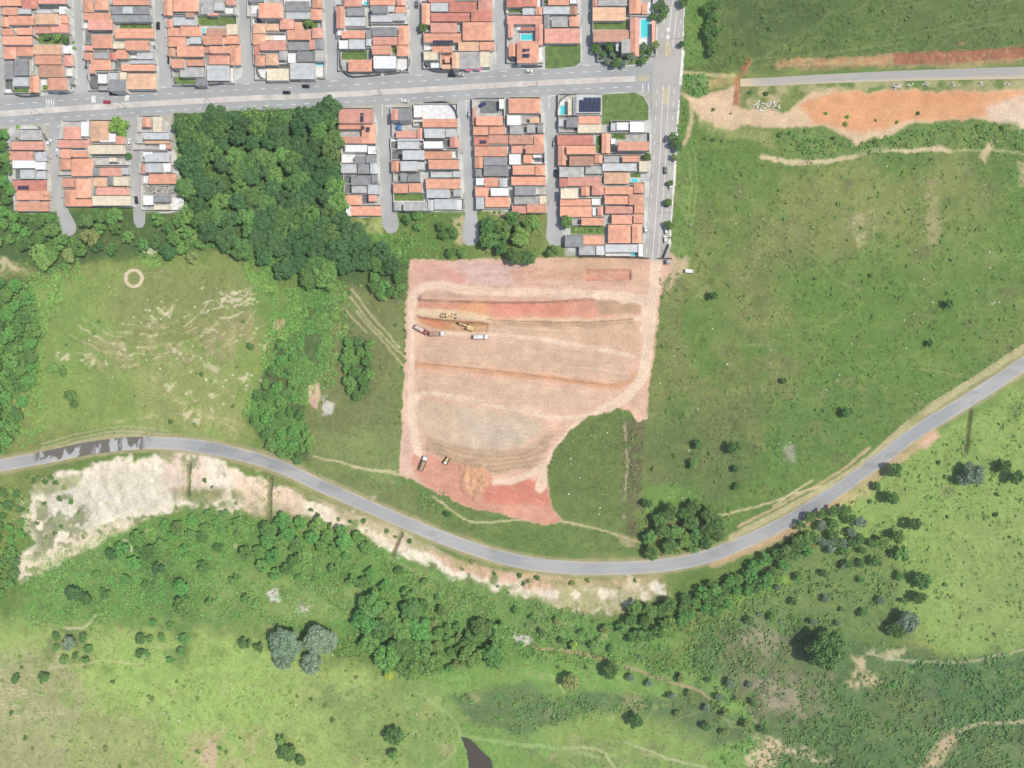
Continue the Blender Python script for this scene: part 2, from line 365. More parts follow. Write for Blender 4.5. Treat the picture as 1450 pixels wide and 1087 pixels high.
paint(pmask([(70,690),(120,700),(128,730),(100,770),(50,790),(40,740)], 8, 10, 4), (112,122,80), .7, sst(n_small,.42,.52), .7)
paint(pmask([(255,645),(282,645),(278,665),(262,668)], 4, 5, 3), (140,152,96), .8, sst(n_fine,.3,.5), .6)
paint(pmask([(370,672),(398,674),(396,690),(372,690)], 4, 5, 3), (140,152,96), .8, sst(n_fine,.3,.5), .6)
for k in range(70):
    i_ = rs.randrange(15, len(SANDY)-1); a, b_ = SANDY[i_]; c_, d_ = SANDY[i_+1]; q_ = rs.random(); a, b_ = a+(c_-a)*q_+rs.uniform(-6,6), b_+(d_-b_)*q_+rs.uniform(-9,7); r = rs.uniform(2, 7)
    paint(pmask([(a-r,b_-r*.5),(a,b_-r),(a+r,b_-r*.4),(a+r*.7,b_+r),(a-r*.8,b_+r*.9)], 2, 4, 3), rs.choice([(112,140,74),(136,150,92),(240,228,204)]), .85, None, .7)
for k in range(60):
    a, b_ = rs.uniform(60, 560), rs.uniform(640, 790)
    paint(pmask([(a-3,b_-2),(a+3,b_-2),(a+2.5,b_+2),(a-2,b_+2.5)], 2, 4, 3), rs.choice([(244,232,206),(196,186,140),(214,190,160),(160,164,112)]), .75)
paint(pmask([(780,818),(870,824),(940,812),(950,845),(900,870),(800,868)], 8, 8, 3), (168,164,110), .8, sst(n_small,.3,.55), .6)
paint(pmask([(660,815),(760,835),(850,845),(840,870),(740,850)], 8, 8, 3), (178,172,120), .6, sst(n_small,.35,.6), .5)
paint(pmask([(290,690),(360,695),(420,728),(350,735),(290,722)], 8, 8, 3), (180,168,126), .6, sst(n_small,.35,.6), .5)
paint(pmask([(55,690),(110,700),(130,745),(60,780),(40,740)], 8, 8, 4), (150,156,112), .6, sst(n_small,.4,.55), .5)
# road verge lines
ROAD = [(-30,664),(60,648),(130,634),(200,627),(270,630),(340,643),(400,662),(460,690),(520,716),(580,742),(640,766),(700,786),(760,799),(820,804),(880,804),(940,800),(1000,788),(1060,765),(1120,735),(1180,698),(1240,655),(1300,610),(1360,573),(1420,535),(1490,488)]
paint(smask(ROAD, 27, 2, 1.5, 1), (176,164,124), .8, None, .4)
paint(smask([(1010,795),(1070,772),(1130,744),(1190,706),(1250,664),(1320,615)], 17, 3, 3, 2), (214,178,140), .75, None, .2)
paint(smask([(1035,760),(1110,722),(1180,684),(1240,640),(1300,592),(1370,545),(1470,480)], 9, 2, 2, 1), (200,186,140), .85, None, .3)
paint(smask([(1045,745),(1110,712),(1180,674),(1230,634)], 4, 1.2, 2, 1), (208,178,138), .8, None, .3)
paint(smask([(1225,650),(1300,585),(1380,533),(1470,475)], 2.5, 1, 1, .6), (196,186,140), .7)
paint(pmask([(1300,630),(1320,612),(1330,618),(1312,636)], 3, 3), (224,184,154), .9, None, 0)
paint(pmask([(1180,710),(1230,680),(1250,690),(1200,720)], 6, 5), (200,190,130), .6)
for v0 in (606, 612, 618): paint(smask([(60,v0+22),(120,v0+6),(180,v0-2),(240,v0+4)], 2, 1, 1.5, 1), (196,186,150), .6)
rs = random.Random(5)
# --- eroded cattle terraces on the left meadow
rs = random.Random(5)
for k in range(17):
    ry_ = 66+k*4.1; rx_ = 84+k*6.2; t0 = math.radians(rs.uniform(95,140)); t1 = math.radians(rs.uniform(18,50))
    if k % 3 == 1: continue
    ry_ += rs.uniform(-5,5); rx_ += rs.uniform(-8,8)
    pts = [(205+rx_*math.cos(t0+(t1-t0)*i/8)+rs.uniform(-1,1), 393+ry_*math.sin(t0+(t1-t0)*i/8)+rs.uniform(-1,1)) for i in range(9)]
    paint(smask(pts, rs.uniform(1.2,2.2), .9, 5, 2), (210,198,154), rs.uniform(.4,.85), sst(n_small*.6+n_fine*.4,.34,.54))
for k in range(0):
    v0 = 462+k*4.2+rs.uniform(-2,2); u0 = 70+rs.uniform(0,90); u1 = 250+rs.uniform(0,125)
    pts = [(u0+(u1-u0)*i/6, v0+math.sin(i/6*math.pi)*12-(i/6)**2*36*(1-k/26)+rs.uniform(-1.5,1.5)) for i in range(7)]
    paint(smask(pts, rs.uniform(1.4,2.2), 1.0, 3, 1.5), (206,194,150), rs.uniform(.45,.9), sst(n_small,.32,.58)*sst(n_fine,.25,.5))
for k in range(10):
    u0 = 285+rs.uniform(0,60); v0 = 405+rs.uniform(0,50)
    paint(smask([(u0,v0),(u0+14,v0-4+rs.uniform(-3,3)),(u0+30,v0-10+rs.uniform(-3,3))], 2.0, 1, 3, 2), (222,210,176), .8, sst(n_fine,.3,.55))
for u0, v0, r in ((320,425,14),(335,418,9),(238,438,10),(215,455,7),(300,520,12),(270,590,14),(90,505,9),(130,512,10),(250,500,8),(345,540,10),(390,460,7),(378,488,8),(300,560,9),(240,545,9)):
    paint(pmask([(u0-r,v0-r*.4),(u0,v0-r*.7),(u0+r,v0-r*.3),(u0+r*.8,v0+r*.5),(u0-r*.6,v0+r*.6)], 3, 7, 4), (222,210,172), .85, sst(n_fine,.35,.6), .1)
for pts in ([(190,530),(230,555),(270,580),(340,610)],[(200,520),(260,570),(330,600)],[(150,600),(250,585),(340,600)]):
    paint(smask(pts, 3, 1.5, 4, 2.5), (200,190,140), .6, sst(n_small,.3,.6))
for k in range(80):
    a = rs.gauss(0, 1); b_ = rs.gauss(0, 1); u0, v0 = rs.choice([(330,425),(318,420),(230,445),(300,470),(365,470),(285,545),(300,580),(110,505),(190,500),(250,505),(340,545)]); u0 += a*22; v0 += b_*9
    if u0 < 385: paint(pmask([(u0-1.5,v0-1),(u0+2,v0-1.4),(u0+1.6,v0+1.2),(u0-1.2,v0+1)], 1.0, 1.5, 1.5), (228,216,184), .9)
paint(pmask([(436,548),(450,540),(454,560),(448,580),(436,572)], 2, 3), (224,190,160), .95, None, 0)
paint(pmask([(452,566),(462,560),(474,572),(470,584),(456,588)], 3, 7, 4), (216,210,196), .9, sst(n_fine,.3,.5), 0)
paint(pmask([(390,452),(404,452),(404,462),(394,464)], 2, 2), (222,184,150), .9, None, 0)
for pts in ([(489,413),(520,450),(560,495),(572,505)],[(497,410),(530,450),(565,492)],[(505,440),(540,480),(572,520)],[(480,430),(520,470)]):
    paint(smask(pts, 2.4, 1, 2, 1.2), (206,194,146), .75)
for pts in ([(445,646),(470,652),(510,662),(575,674)],[(500,662),(560,668)],[(612,702),(640,722),(665,738),(690,740),(740,736),(790,738),(850,750),(905,768)],[(1000,735),(1060,720),(1130,698),(1165,688)],[(1150,680),(1095,716)]):
    paint(smask(pts, 3, 1.2, 1.5, 1), (212,198,152), .8)
paint(smask([(884,600),(888,660),(884,720),(886,770)], 3, 1.5, 3, 2), (196,184,150), .8, sst(n_small,.3,.55))
paint(pmask([(870,752),(905,765),(900,776),(880,772)], 3, 3), (190,170,128), .6)
for v0 in (1190, 1206): paint(pmask([(1208,285),(1222,290),(1228,345),(1212,350)], 4, 6, 3), (196,182,136), .4, sst(n_small,.35,.6))
paint(pmask([(1308,255),(1328,255),(1334,345),(1316,352)], 4, 5, 3), (176,164,118), .6, sst(n_small,.25,.6))
paint(pmask([(1180,285),(1260,300),(1260,350),(1190,345)], 14, 10, 4), (160,156,108), .4, sst(n_small,.4,.65))
paint(pmask([(1108,632),(1124,632),(1124,655),(1112,650)], 3, 4, 2), (176,172,156), .7)
for pts in ([(975,215),(978,270),(968,330),(960,370)],[(984,215),(986,275),(976,335)]):
    paint(smask(pts, 2.2, 1, 1.5, 1), (150,168,98), .7)
for k in range(7):
    r = 12+k*5
    paint(smask([(950+r,392-r*.2),(975+r*.6,400),(985+r*.5,412),(975+r*.5,422)], 1.6, .8, 2, 1), (176,172,112), .45)
for pts in ([(1065,85),(1100,70),(1150,40),(1180,10)],[(1070,82),(1200,70),(1330,40),(1440,20)],[(1060,95),(1180,75),(1280,60)],[(1320,80),(1360,45),(1450,28)],[(1290,350),(1230,262),(1310,255)]):
    paint(smask(pts, 1.6, .8, 2, 1), (140,152,92), .5)
# --- earthworks on the right
paint(pmask([(965,133),(990,140),(1040,122),(1050,130),(1048,150),(1075,152),(1110,160),(1150,130),(1180,124),(1190,132),(1200,129),(1320,129),(1470,127),(1470,185),(1430,175),(1390,168),(1340,168),(1290,178),(1265,190),(1240,195),(1215,208),(1195,192),(1165,178),(1120,182),(1060,178),(1020,184),(1000,178),(985,160)], 3, 5, 2), (226,196,160), .97, None, 0)
paint(pmask([(1130,150),(1165,132),(1300,130),(1460,129),(1460,150),(1380,165),(1290,172),(1220,190),(1150,172)], 5, 6, 3), (226,164,116), .9)
paint(pmask([(1200,132),(1380,130),(1380,140),(1220,144)], 4, 4), (224,158,112), .6)
paint(pmask([(1390,150),(1470,130),(1470,190),(1420,180)], 6, 5), (226,202,178), .8)
paint(pmask([(1040,118),(1060,119),(1060,130),(1110,134),(1105,152),(1055,150)], 3, 3), (204,182,142), .7, sst(n_small,.3,.6), .3)
paint(pmask([(985,115),(1040,105),(1045,118),(1000,128)], 3, 4), (190,170,112), .8, None, .4)
paint(pmask([(1040,112),(1052,92),(1062,80),(1066,86),(1056,102),(1046,150),(1036,148)], 2, 2), (186,126,92), .9, sst(n_fine,.2,.45), 0)
paint(pmask([(1048,98),(1060,112),(1052,148),(1046,150)], 2, 2), (110,130,70), .7)
paint(pmask([(1095,90),(1140,80),(1180,82),(1230,78),(1260,76),(1470,66),(1470,84),(1390,95),(1330,94),(1180,98),(1105,97)], 3, 4, 2), (200,172,124), .8, None, .2)
paint(pmask([(1262,76),(1470,66),(1470,82),(1400,88),(1262,93)], 2, 2, 1), (168,108,82), .9, sst(n_fine,.1,.35), 0)
for u0 in (1100,1120,1150,1180,1205,1220,1240): paint(pmask([(u0,84),(u0+12,80),(u0+22,84),(u0+14,94),(u0+2,94)], 2, 3), (206,150,108), .7, sst(n_fine,.2,.5), 0)
for u0 in (1350,1440): paint(pmask([(u0,62),(u0+12,58),(u0+20,60),(u0+10,65)], 2, 3), (178,132,92), .6, sst(n_fine,.3,.5))
for u0 in range(1275, 1460, 9): paint(smask([(u0+rs.uniform(-4,4),74),(u0+rs.uniform(-4,4),91)], rs.uniform(1.5,3.5), 1, 1, 1, False), rs.choice([(190,124,96),(142,126,80),(150,92,70)]), .5)
paint(pmask([(1060,118),(1250,112),(1470,112),(1470,128),(1240,128),(1070,133)], 3, 3, 2), (190,178,134), .7, sst(n_small,.3,.6), .3)
paint(smask([(1080,222),(1110,228),(1160,229),(1200,222),(1240,212),(1290,213),(1330,209),(1345,212)], 7, 2, 2, 2), (220,200,160), .92, None, 0)
paint(smask([(1345,212),(1400,213),(1450,218)], 3, 2, 3, 2), (196,190,136), .7)
paint(pmask([(1320,206),(1335,206),(1332,214),(1318,214)], 4, 4), (224,200,168), .8, None, 0)
paint(pmask([(1385,222),(1400,200),(1412,198),(1404,215),(1395,232)], 3, 4, 2), (216,196,154), .85, None, 0)
paint(pmask([(1440,230),(1470,220),(1470,270),(1445,260)], 4, 5, 3), (190,178,130), .7)
paint(smask([(978,148),(980,170),(974,190),(966,205)], 6, 2, 2, 1), (208,188,146), .85, None, 0)
paint(pmask([(985,160),(1010,178),(1060,182),(1090,185),(1100,215),(1060,195),(1000,190)], 5, 5, 3), (168,172,104), .6)
paint(smask([(970,103),(1040,108)], 5, 1.5, 1.5, 1), (206,190,138), .8, None, .2)
paint(pmask([(1095,190),(1150,180),(1215,208),(1260,192),(1300,176),(1440,172),(1460,205),(1330,205),(1160,224),(1110,222)], 5, 5), (112,146,72), .8)
paint(pmask([(968,107),(1000,103),(1004,122),(995,136),(978,138),(966,125)], 3, 3), (106,146,80), .85)
# --- trails and soil patches at the bottom
for pts, w_, c, o in (([(735,905),(760,917),(800,920),(850,932),(870,940)], 4, (176,152,112), .85), ([(885,945),(925,957),(985,977),(1005,990)], 4, (186,158,128), .85),
    ([(1020,1005),(1035,1030)], 2.5, (176,180,140), .6), ([(590,980),(640,1015),(652,1040),(640,1068),(608,1092)], 5, (156,178,112), .85), ([(652,1040),(700,1050),(780,1058),(850,1072)], 6, (152,180,108), .85),
    ([(800,1058),(850,1062),(870,1087)], 4, (190,194,140), .7), ([(885,1050),(930,1068),(1000,1087)], 3, (190,194,150), .7), ([(780,955),(800,980)], 3, (182,190,120), .8),
    ([(1228,925),(1290,937),(1370,936),(1450,920)], 3.5, (176,176,138), .8), ([(1450,1022),(1390,1024),(1360,1035)], 5, (184,174,136), .9), ([(1060,1000),(1080,1040),(1100,1055)], 3, (190,176,146), .6),
    ([(90,890),(118,888),(140,868)], 3, (216,206,170), .7), ([(60,950),(120,940),(135,935),(200,940)], 3, (206,194,150), .6), ([(1330,762),(1400,760),(1450,762)], 2.5, (158,180,110), .6),
    ([(550,790),(600,820),(625,845)], 3, (176,170,110), .7), ([(620,840),(628,875)], 2, (180,170,120), .5)):
    paint(smask(pts, w_, 1.2, 2.5, 1.5), c, o, None, .3)
for k in range(13): paint(smask([(-10,962+k*5.5),(20,958+k*5.2),(50,956+k*5),(88,966+k*4.2)], 1.8, 1, 4, 2), (206,190,150), .75, sst(n_small,.3,.55))
for p, c in (([(1208,930),(1225,932),(1222,950),(1252,960),(1240,972),(1200,972)], (206,186,146)), ([(1225,922),(1280,922),(1280,932),(1230,930)], (190,180,140)),
    ([(1065,1045),(1105,1050),(1150,1060),(1175,1078),(1150,1078),(1110,1062),(1100,1090),(1060,1090)], (210,190,152)), ([(1300,1092),(1320,1060),(1345,1032),(1362,1035),(1350,1060),(1320,1092)], (196,174,136)),
    ([(290,1045),(305,1042),(312,1087),(282,1087)], (208,184,148)), ([(378,835),(392,832),(395,850),(382,852)], (226,222,210)), ([(425,855),(440,858),(436,868),(424,866)], (216,206,186)), ([(730,897),(752,904),(750,914),(732,908)], (226,220,204)),
    ([(885,815),(905,820),(900,840),(884,830)], (222,206,170)), ([(925,826),(945,826),(942,846),(928,842)], (232,222,204)), ([(245,325),(282,328),(290,338),(250,336)], (206,190,142)), ([(0,362),(20,372),(38,388),(20,386),(-10,380)], (206,190,150)),
    ([(205,345),(222,352),(220,362),(204,356)], (224,206,186)), ([(20,560),(40,555),(38,585),(22,590)], (188,172,110)), ([(1070,960),(1130,975),(1140,1010),(1080,1000)], (160,152,124)), ([(1060,880),(1110,900),(1090,930),(1050,910)], (150,146,116)),
    ([(640,308),(672,306),(672,340),(645,345)], (196,182,136)), ([(495,310),(545,308),(548,330),(505,332)], (170,176,110)), ([(690,293),(722,295),(722,308),(700,308)], (206,186,150)), ([(775,300),(800,312),(800,330),(780,330)], (170,172,130))):
    big_ = max(q[0] for q in p)-min(q[0] for q in p) > 36
    paint(pmask(p, 6 if big_ else 3, 11 if big_ else 6, 4), c, .95, sst(n_fine*.5+n_small*.5,.32,.5) if big_ else None, .1)
# --- building site
SITE = [(580,368),(700,366),(820,364),(917,362),(950,360),(956,372),(944,392),(938,410),(934,435),(926,500),(919,550),(917,592),(903,598),(893,581),(869,580),(833,590),(804,609),(785,638),(773,669),(782,717),(797,737),(776,745),(720,731),(669,720),(621,700),(584,677),(566,672),(568,620),(571,550),(574,470),(575,435)]
site_s, site_m = pmask(SITE, 1.5, 3.0, 2.5)
paint((site_s, site_m), (226,186,158), 1.0, None, 0)
SM = np.zeros((ny, nx), np.float32); SM[site_s] = site_m
def spaint(sm, rgb, op=1.0, mott=None): 
    s_, m_ = sm; paint((s_, m_*SM[s_]), rgb, op, mott)
spaint(pmask([(585,372),(700,368),(760,385),(700,402),(610,400),(585,412)], 8, 8), (220,172,156), .8)
spaint(pmask([(630,380),(662,380),(662,400),(630,400)], 8, 6), (218,156,138), .6)
spaint(pmask([(640,372),(740,366),(740,400),(680,410)], 12, 8), (216,190,180), .7)
spaint(pmask([(770,366),(915,364),(912,400),(850,405),(790,390)], 6, 5), (214,176,144), .8)
spaint(pmask([(722,378),(745,380),(745,398),(728,400)], 5, 5), (206,156,128), .7)
spaint(pmask([(745,382),(830,384),(830,396),(750,396)], 4, 3), (204,160,130), .7)
spaint(pmask([(828,381),(893,381),(893,396),(828,398)], 1.5, 1), (216,156,130), .95)
spaint(pmask([(590,408),(640,402),(660,420),(590,428)], 4, 4), (212,176,152), .8)
spaint(pmask([(592,427),(690,429),(841,426),(850,440),(845,447),(690,449),(592,440)], 3, 3, 2), (218,158,132), .95)
spaint(pmask([(690,430),(800,428),(800,446),(700,446)], 5, 4), (222,148,122), .7)
spaint(pmask([(592,436),(660,440),(700,450),(900,452),(900,458),(690,456),(592,448)], 3, 2), (234,208,170), .9)
spaint(pmask([(650,428),(692,430),(690,446),(650,442)], 5, 4), (228,170,120), .7)
spaint(pmask([(700,444),(860,442),(880,450),(700,452)], 3, 3), (222,160,132), .6)
spaint(pmask([(842,426),(880,424),(908,430),(906,444),(850,446)], 4, 3), (184,152,120), .85)
spaint(pmask([(690,456),(900,454),(906,470),(902,500),(820,486),(700,474)], 5, 4), (214,180,148), .85)
spaint(pmask([(690,453),(820,456),(900,452),(900,458),(800,466),(700,462)], 3, 3), (190,158,126), .6)
spaint(pmask([(592,449),(640,453),(692,456),(692,470),(640,470),(612,464),(592,456)], 1.5, 1), (204,160,116), .95)
spaint(pmask([(592,449),(625,452),(640,464),(612,462)], 3, 2), (222,150,112), .9)
spaint(pmask([(590,480),(740,484),(890,510),(895,528),(800,532),(680,516),(590,508)], 5, 4), (216,184,154), .85)
for pp_ in ([(594,424.5),(690,427.5),(760,427.5),(842,423.5)],[(592,448.5),(640,454),(692,457.5)],[(690,452),(800,457),(898,452)]): spaint(smask(pp_, 1.6, .7, .6, .6), (150,104,80), .7)  # scarp shade painted as thin dark lines along the terrace edges
spaint(smask([(573,516),(590,516),(650,521),(748,532),(820,540),(861,546),(885,542),(900,530)], 8, 2, 1.5, 1), (218,166,128), .95)
spaint(pmask([(572,508),(588,512),(588,526),(572,526)], 3, 2), (218,150,124), .8)
spaint(pmask([(590,530),(700,540),(830,556),(860,566),(800,584),(700,570),(590,552)], 5, 4), (216,186,156), .85)
spaint(pmask([(592,566),(660,574),(760,594),(775,605),(740,632),(690,640),(620,628),(594,610)], 6, 5), (213,189,160), .9)
spaint(pmask([(650,588),(745,600),(760,612),(735,632),(660,632)], 10, 8), (210,194,172), .7)
spaint(pmask([(604,620),(630,628),(680,636),(745,636),(775,612),(785,616),(760,660),(700,672),(640,655),(600,636)], 3, 3), (192,164,132), .9)
for k in range(9): spaint(smask([(610+k*4,624+k*4),(670,640+k*4),(740,640+k*3),(775,612+k*7)], 1.8, .8, 1.5, 1), (176,146,112) if k % 2 else (206,180,148), .6)
spaint(pmask([(586,643),(610,645),(650,656),(690,665),(705,682),(740,680),(773,683),(782,717),(797,737),(776,745),(720,731),(669,720),(621,700),(592,680),(578,660)], 3, 3), (216,158,132), .95)
spaint(pmask([(684,690),(752,678),(772,684),(780,712),(740,714),(690,712)], 5, 4), (214,134,112), .85)
spaint(pmask([(655,662),(686,660),(690,690),(672,706),(655,690)], 4, 4), (216,168,126), .8)
spaint(pmask([(570,400),(588,404),(586,560),(584,660),(600,690),(566,672)], 3, 2), (224,190,168), .8)
for pts, w_ in (([(930,362),(926,410),(922,440),(916,500),(906,540),(880,566),(850,584),(815,606),(792,634),(776,662),(765,690)], 15), ([(584,430),(588,414),(600,406),(625,404),(663,411),(776,415),(860,418),(918,424)], 12), ([(584,430),(583,480),(582,560),(582,600),(590,640)], 8),
    ([(625,472),(700,474),(748,478),(820,489),(898,505)], 6), ([(584,570),(592,558),(620,558),(663,566),(730,580),(790,591),(830,588)], 7), ([(590,560),(586,590),(590,625),(596,645)], 8), ([(700,682),(730,680),(756,668),(770,660)], 9), ([(900,452),(912,450)], 6), ([(880,428),(904,426),(912,440),(908,470)], 4)):
    spaint(smask(pts, w_, 2.2, 1, 1), (240,212,184), .95)
    for off in (-2.4, 0, 2.4): spaint(smask([(a+off*.7, b_+off) for a, b_ in pts], 1.1, .6, .6, .5), (214,178,148), .35)
    for off in (-1.2, 1.2): spaint(smask([(a+off*.7, b_+off) for a, b_ in pts], 1.0, .6, .6, .5), (246,222,196), .35)
rs = random.Random(77)
for k in range(110):
    u0 = rs.uniform(590, 860); v0 = rs.uniform(460, 630); L_ = rs.uniform(20, 90); sl_ = rs.uniform(.03, .14)
    spaint(smask([(u0,v0),(u0+L_*.5,v0+L_*sl_*.5+rs.uniform(-1.5,1.5)),(u0+L_,v0+L_*sl_)], rs.uniform(.9,1.8), .7, 1.5, .8), rs.choice([(228,204,176),(196,168,138),(204,176,146),(220,196,168)]), rs.uniform(.3,.7))
for k in range(60):
    u0 = rs.uniform(590, 880); v0 = rs.uniform(366, 410); L_ = rs.uniform(15, 60)
    spaint(smask([(u0,v0),(u0+L_*.5,v0+rs.uniform(-3,3)),(u0+L_,v0+rs.uniform(-4,4))], rs.uniform(1,2.4), .8, 2, 1), rs.choice([(230,196,178),(204,160,136),(196,166,138),(224,186,162)]), rs.uniform(.3,.7))
for k in range(30):
    u0 = rs.uniform(590, 760); v0 = 650+(u0-590)*.22+rs.uniform(0, 40); L_ = rs.uniform(10, 40)
    spaint(smask([(u0,v0),(u0+L_,v0+L_*.25)], rs.uniform(1,2.4), .8, 2, 1, False), rs.choice([(232,182,156),(196,134,110),(206,146,122)]), rs.uniform(.3,.6))
COL[:] *= (1+(vnoise(7, 41, 3, sx=.5)-.5)[..., None]*.12*SM[..., None])
paint(pmask([(946,366),(970,362),(975,385),(955,398),(945,412)], 4, 5, 3), (216,188,156), .75, None, .2)
# --- urban ground under blocks
URB = [[(-60,-60),(972,-60),(966,100),(962,150),(955,260),(948,362),(918,362),(800,362),(796,300),(770,300),(674,300),(655,300),(556,300),(540,306),(492,308),(484,240),(478,150),(245,160),(255,250),(262,300),(205,300),(188,292),(96,294),(76,300),(22,302),(10,240),(10,182),(-60,184)]]
FLAT = np.zeros((ny, nx), np.float32)
for p in URB:
    s_, m_ = pmask(p, 2, 0, 0); FLAT[s_] = np.maximum(FLAT[s_], m_)
    paint((s_, m_), (190,186,174), .9, None, 0)
# faint animal trails and worn streaks
rs = random.Random(31)
for k in range(70):
    reg = rs.choice([(960,1440,230,560),(960,1440,230,560),(60,600,890,1080),(1280,1450,720,920),(760,1000,1000,1080),(980,1440,0,70)])
    u0 = rs.uniform(reg[0], reg[1]); v0 = rs.uniform(reg[2], reg[3]); a = rs.uniform(-.9,.9); L_ = rs.uniform(30,130); pts = [(u0,v0)]
    for q in range(5):
        a += rs.uniform(-.45,.45); pts.append((pts[-1][0]+math.cos(a)*L_/5, pts[-1][1]+math.sin(a)*L_/5))
    paint(smask(pts, rs.uniform(1.0,1.8), .8, 1.5, 1), rs.choice([(160,158,104),(150,156,98),(172,166,118)]), rs.uniform(.25,.55), None, .7)
for k in range(160):
    u0, v0 = rs.uniform(950, 1440), rs.uniform(220, 720); r = rs.uniform(3, 14)
    paint(pmask([(u0-r,v0-r*.6),(u0,v0-r),(u0+r,v0-r*.5),(u0+r*.8,v0+r*.7),(u0-r*.7,v0+r*.8)], r*.5, r*.5, 2), rs.choice([(88,122,56),(96,138,58),(134,140,84),(120,122,80),(140,148,88)]), rs.uniform(.25,.6))
for k in range(120):
    u0, v0 = rs.uniform(0, 1000), rs.uniform(890, 1087); r = rs.uniform(3, 12)
    paint(pmask([(u0-r,v0-r*.6),(u0,v0-r),(u0+r,v0-r*.5),(u0+r*.8,v0+r*.7),(u0-r*.7,v0+r*.8)], r*.5, r*.5, 2), rs.choice([(116,152,72),(170,182,108),(176,170,120),(130,160,80)]), rs.uniform(.25,.6))
# overall tone mottling of the vegetation
lum_ = (COL*np.array([.25,.6,.15], np.float32)).sum(-1, keepdims=True); k_ = (GREEN*.15)[..., None]; COL[:] *= (1+.05*GREEN)[..., None]; COL[:] = COL*(1-k_)+lum_*np.array([1.12,1.0,.66], np.float32)*k_
n_grain = vnoise(2.6, 52, 2); n_str = vnoise(12, 53, 3, sx=.6, sy=1.4); GR = GREEN*(1-FLAT)*(1-SM)
k_ = (GR*sst(n_str*.5+n_grain*.5, .5, .68)*.4)[..., None]; COL[:] = COL*(1-k_)+np.array(A(152,164,88), np.float32)*(.55+.45*COL[..., 1:2]/.2)*k_
k_ = (GR*sst(n_grain*.6+n_fine*.4, .52, .68)*.42)[..., None]; COL[:] = COL*(1-k_)+COL*np.array([.70,.76,.66], np.float32)*k_
COL *= (0.9+0.2*vnoise(30, 51, 3)+0.16*(n_small-.5)+0.14*(n_fine-.5)*GREEN)[..., None]
# --- relief
for pts, w_ in ((ROAD, 34), ([(1040,116),(1250,109),(1490,102)], 26), ([(95,290),(98,325)], 34), ([(198,290),(198,325)], 24), ([(552,290),(553,330)], 34), ([(667,290),(667,350)], 34), ([(785,290),(786,350)], 36)):
    s_, m_ = smask(pts, w_, 5, 0, 0); FLAT[s_] = np.maximum(FLAT[s_], m_)
YARD = np.zeros((ny, nx), np.float32); s_, m_ = pmask([(1100,165),(1150,130),(1470,125),(1470,185),(1380,170),(1215,208),(1120,185),(1000,180)], 6, 0); YARD[s_] = m_
keep = (1-FLAT)*(1-SM)*(1-.75*YARD)
HGT += keep*((vnoise(60, 61, 3)-.5)*1.6+(n_small-.5)*0.6+(n_fine-.5)*0.4)
s_, m_ = pmask(SANDY, 5, 4); HGT[s_] += m_*(vnoise(11, 62, 3)[s_]-.5)*1.8*keep[s_]
def ledge(pts, up, run, drop):
    pts = spline(pts, 6); us = np.array([p[0] for p in pts]); vv = np.array([p[1] for p in pts])
    f = np.interp(U, us, vv); d = V-f-fv*0.8
    h = np.where(d < 0, sst(d, -run, 0), 1-sst(d, 0, drop))
    h = h*sst(U, us[0]-2, us[0]+6)*(1-sst(U, us[-1]-8, us[-1]+3))
    HGT[:] += up*h*SM
ledge([(592,425),(690,428),(760,428),(846,424)], 2.6, 14, 1.6)
ledge([(590,448),(640,454),(694,458)], 1.6, 6, 1.4)
ledge([(690,452),(800,458),(900,453)], .8, 6, 5)
ledge([(588,513),(660,519),(748,529),(861,543),(898,532)], 1.2, 12, 2.5)
ledge([(592,555),(663,564),(790,588)], .6, 10, 5)
ledge([(604,636),(660,650),(720,668),(760,660)], .9, 10, 6)
for p, dz, sf in (([(828,382),(893,382),(892,396),(829,397)], -1.4, 1.5), ([(594,452),(640,457),(690,460),(690,468),(630,466)], -.8, 3)):
    s_, m_ = pmask(p, sf, 1, .5); HGT[s_] += dz*m_
s_, m_ = pmask([(653,660),(686,658),(692,690),(672,708),(653,692)], 4, 3); HGT[s_] += m_*(1.0+1.4*(vnoise(5, 63, 2)[s_]-.5))
HGT += SM*((n_fine-.5)*0.1+(n_small-.5)*0.12)
s_, m_ = pmask([(1095,93),(1262,77),(1470,66),(1470,84),(1390,93),(1180,98)], 4, 2); HGT[s_] += m_*(2.0+1.6*(vnoise(10, 64, 2)[s_]-.5))*keep[s_]
s_, m_ = pmask([(1040,148),(1044,112),(1056,92),(1064,82),(1068,86),(1058,104),(1050,150)], 3, 1); HGT[s_] += m_*.9*keep[s_]
for pts, w_ in (([(568,756),(556,786)], 5), ([(1375,582),(1368,640)], 5), ([(267,655),(266,700)], 6), ([(382,680),(380,735)], 7)):
    s_, m_ = smask(pts, w_, 2, .6, .6); HGT[s_] -= 1.5*m_
    paint((s_, m_), (124,122,84), .85)
edge = np.minimum(np.minimum(sst(U, gu[0]+1, gu[0]+20), 1-sst(U, gu[-1]-20, gu[-1]-1)), np.minimum(sst(V, gv[-1]+1, gv[-1]+20), 1-sst(V, gv[0]-20, gv[0]-1)))
s_, m_ = pmask([(189.5+19*math.cos(q*.4), 394+19*math.sin(q*.4)) for q in range(16)], 3, 0, 0); HGT[s_] *= 1-m_
HGT *= edge
s_, m_ = pmask([(652,1043),(667,1048),(695,1076),(700,1092),(664,1092),(661,1065)], 3, 1); HGT[s_] = HGT[s_]*(1-m_)-0.9*m_
COL = np.clip(COL, 0.004, 0.9)
def hz(x, y):
    i = int(min(max((x-X0)/STEP, 0), nx-1)); j = int(min(max((y-Y0)/STEP, 0), ny-1)); return float(HGT[j, i])
def colat(x, y):
    i = int(min(max((x-X0)/STEP, 0), nx-1)); j = int(min(max((y-Y0)/STEP, 0), ny-1)); return COL[j, i]
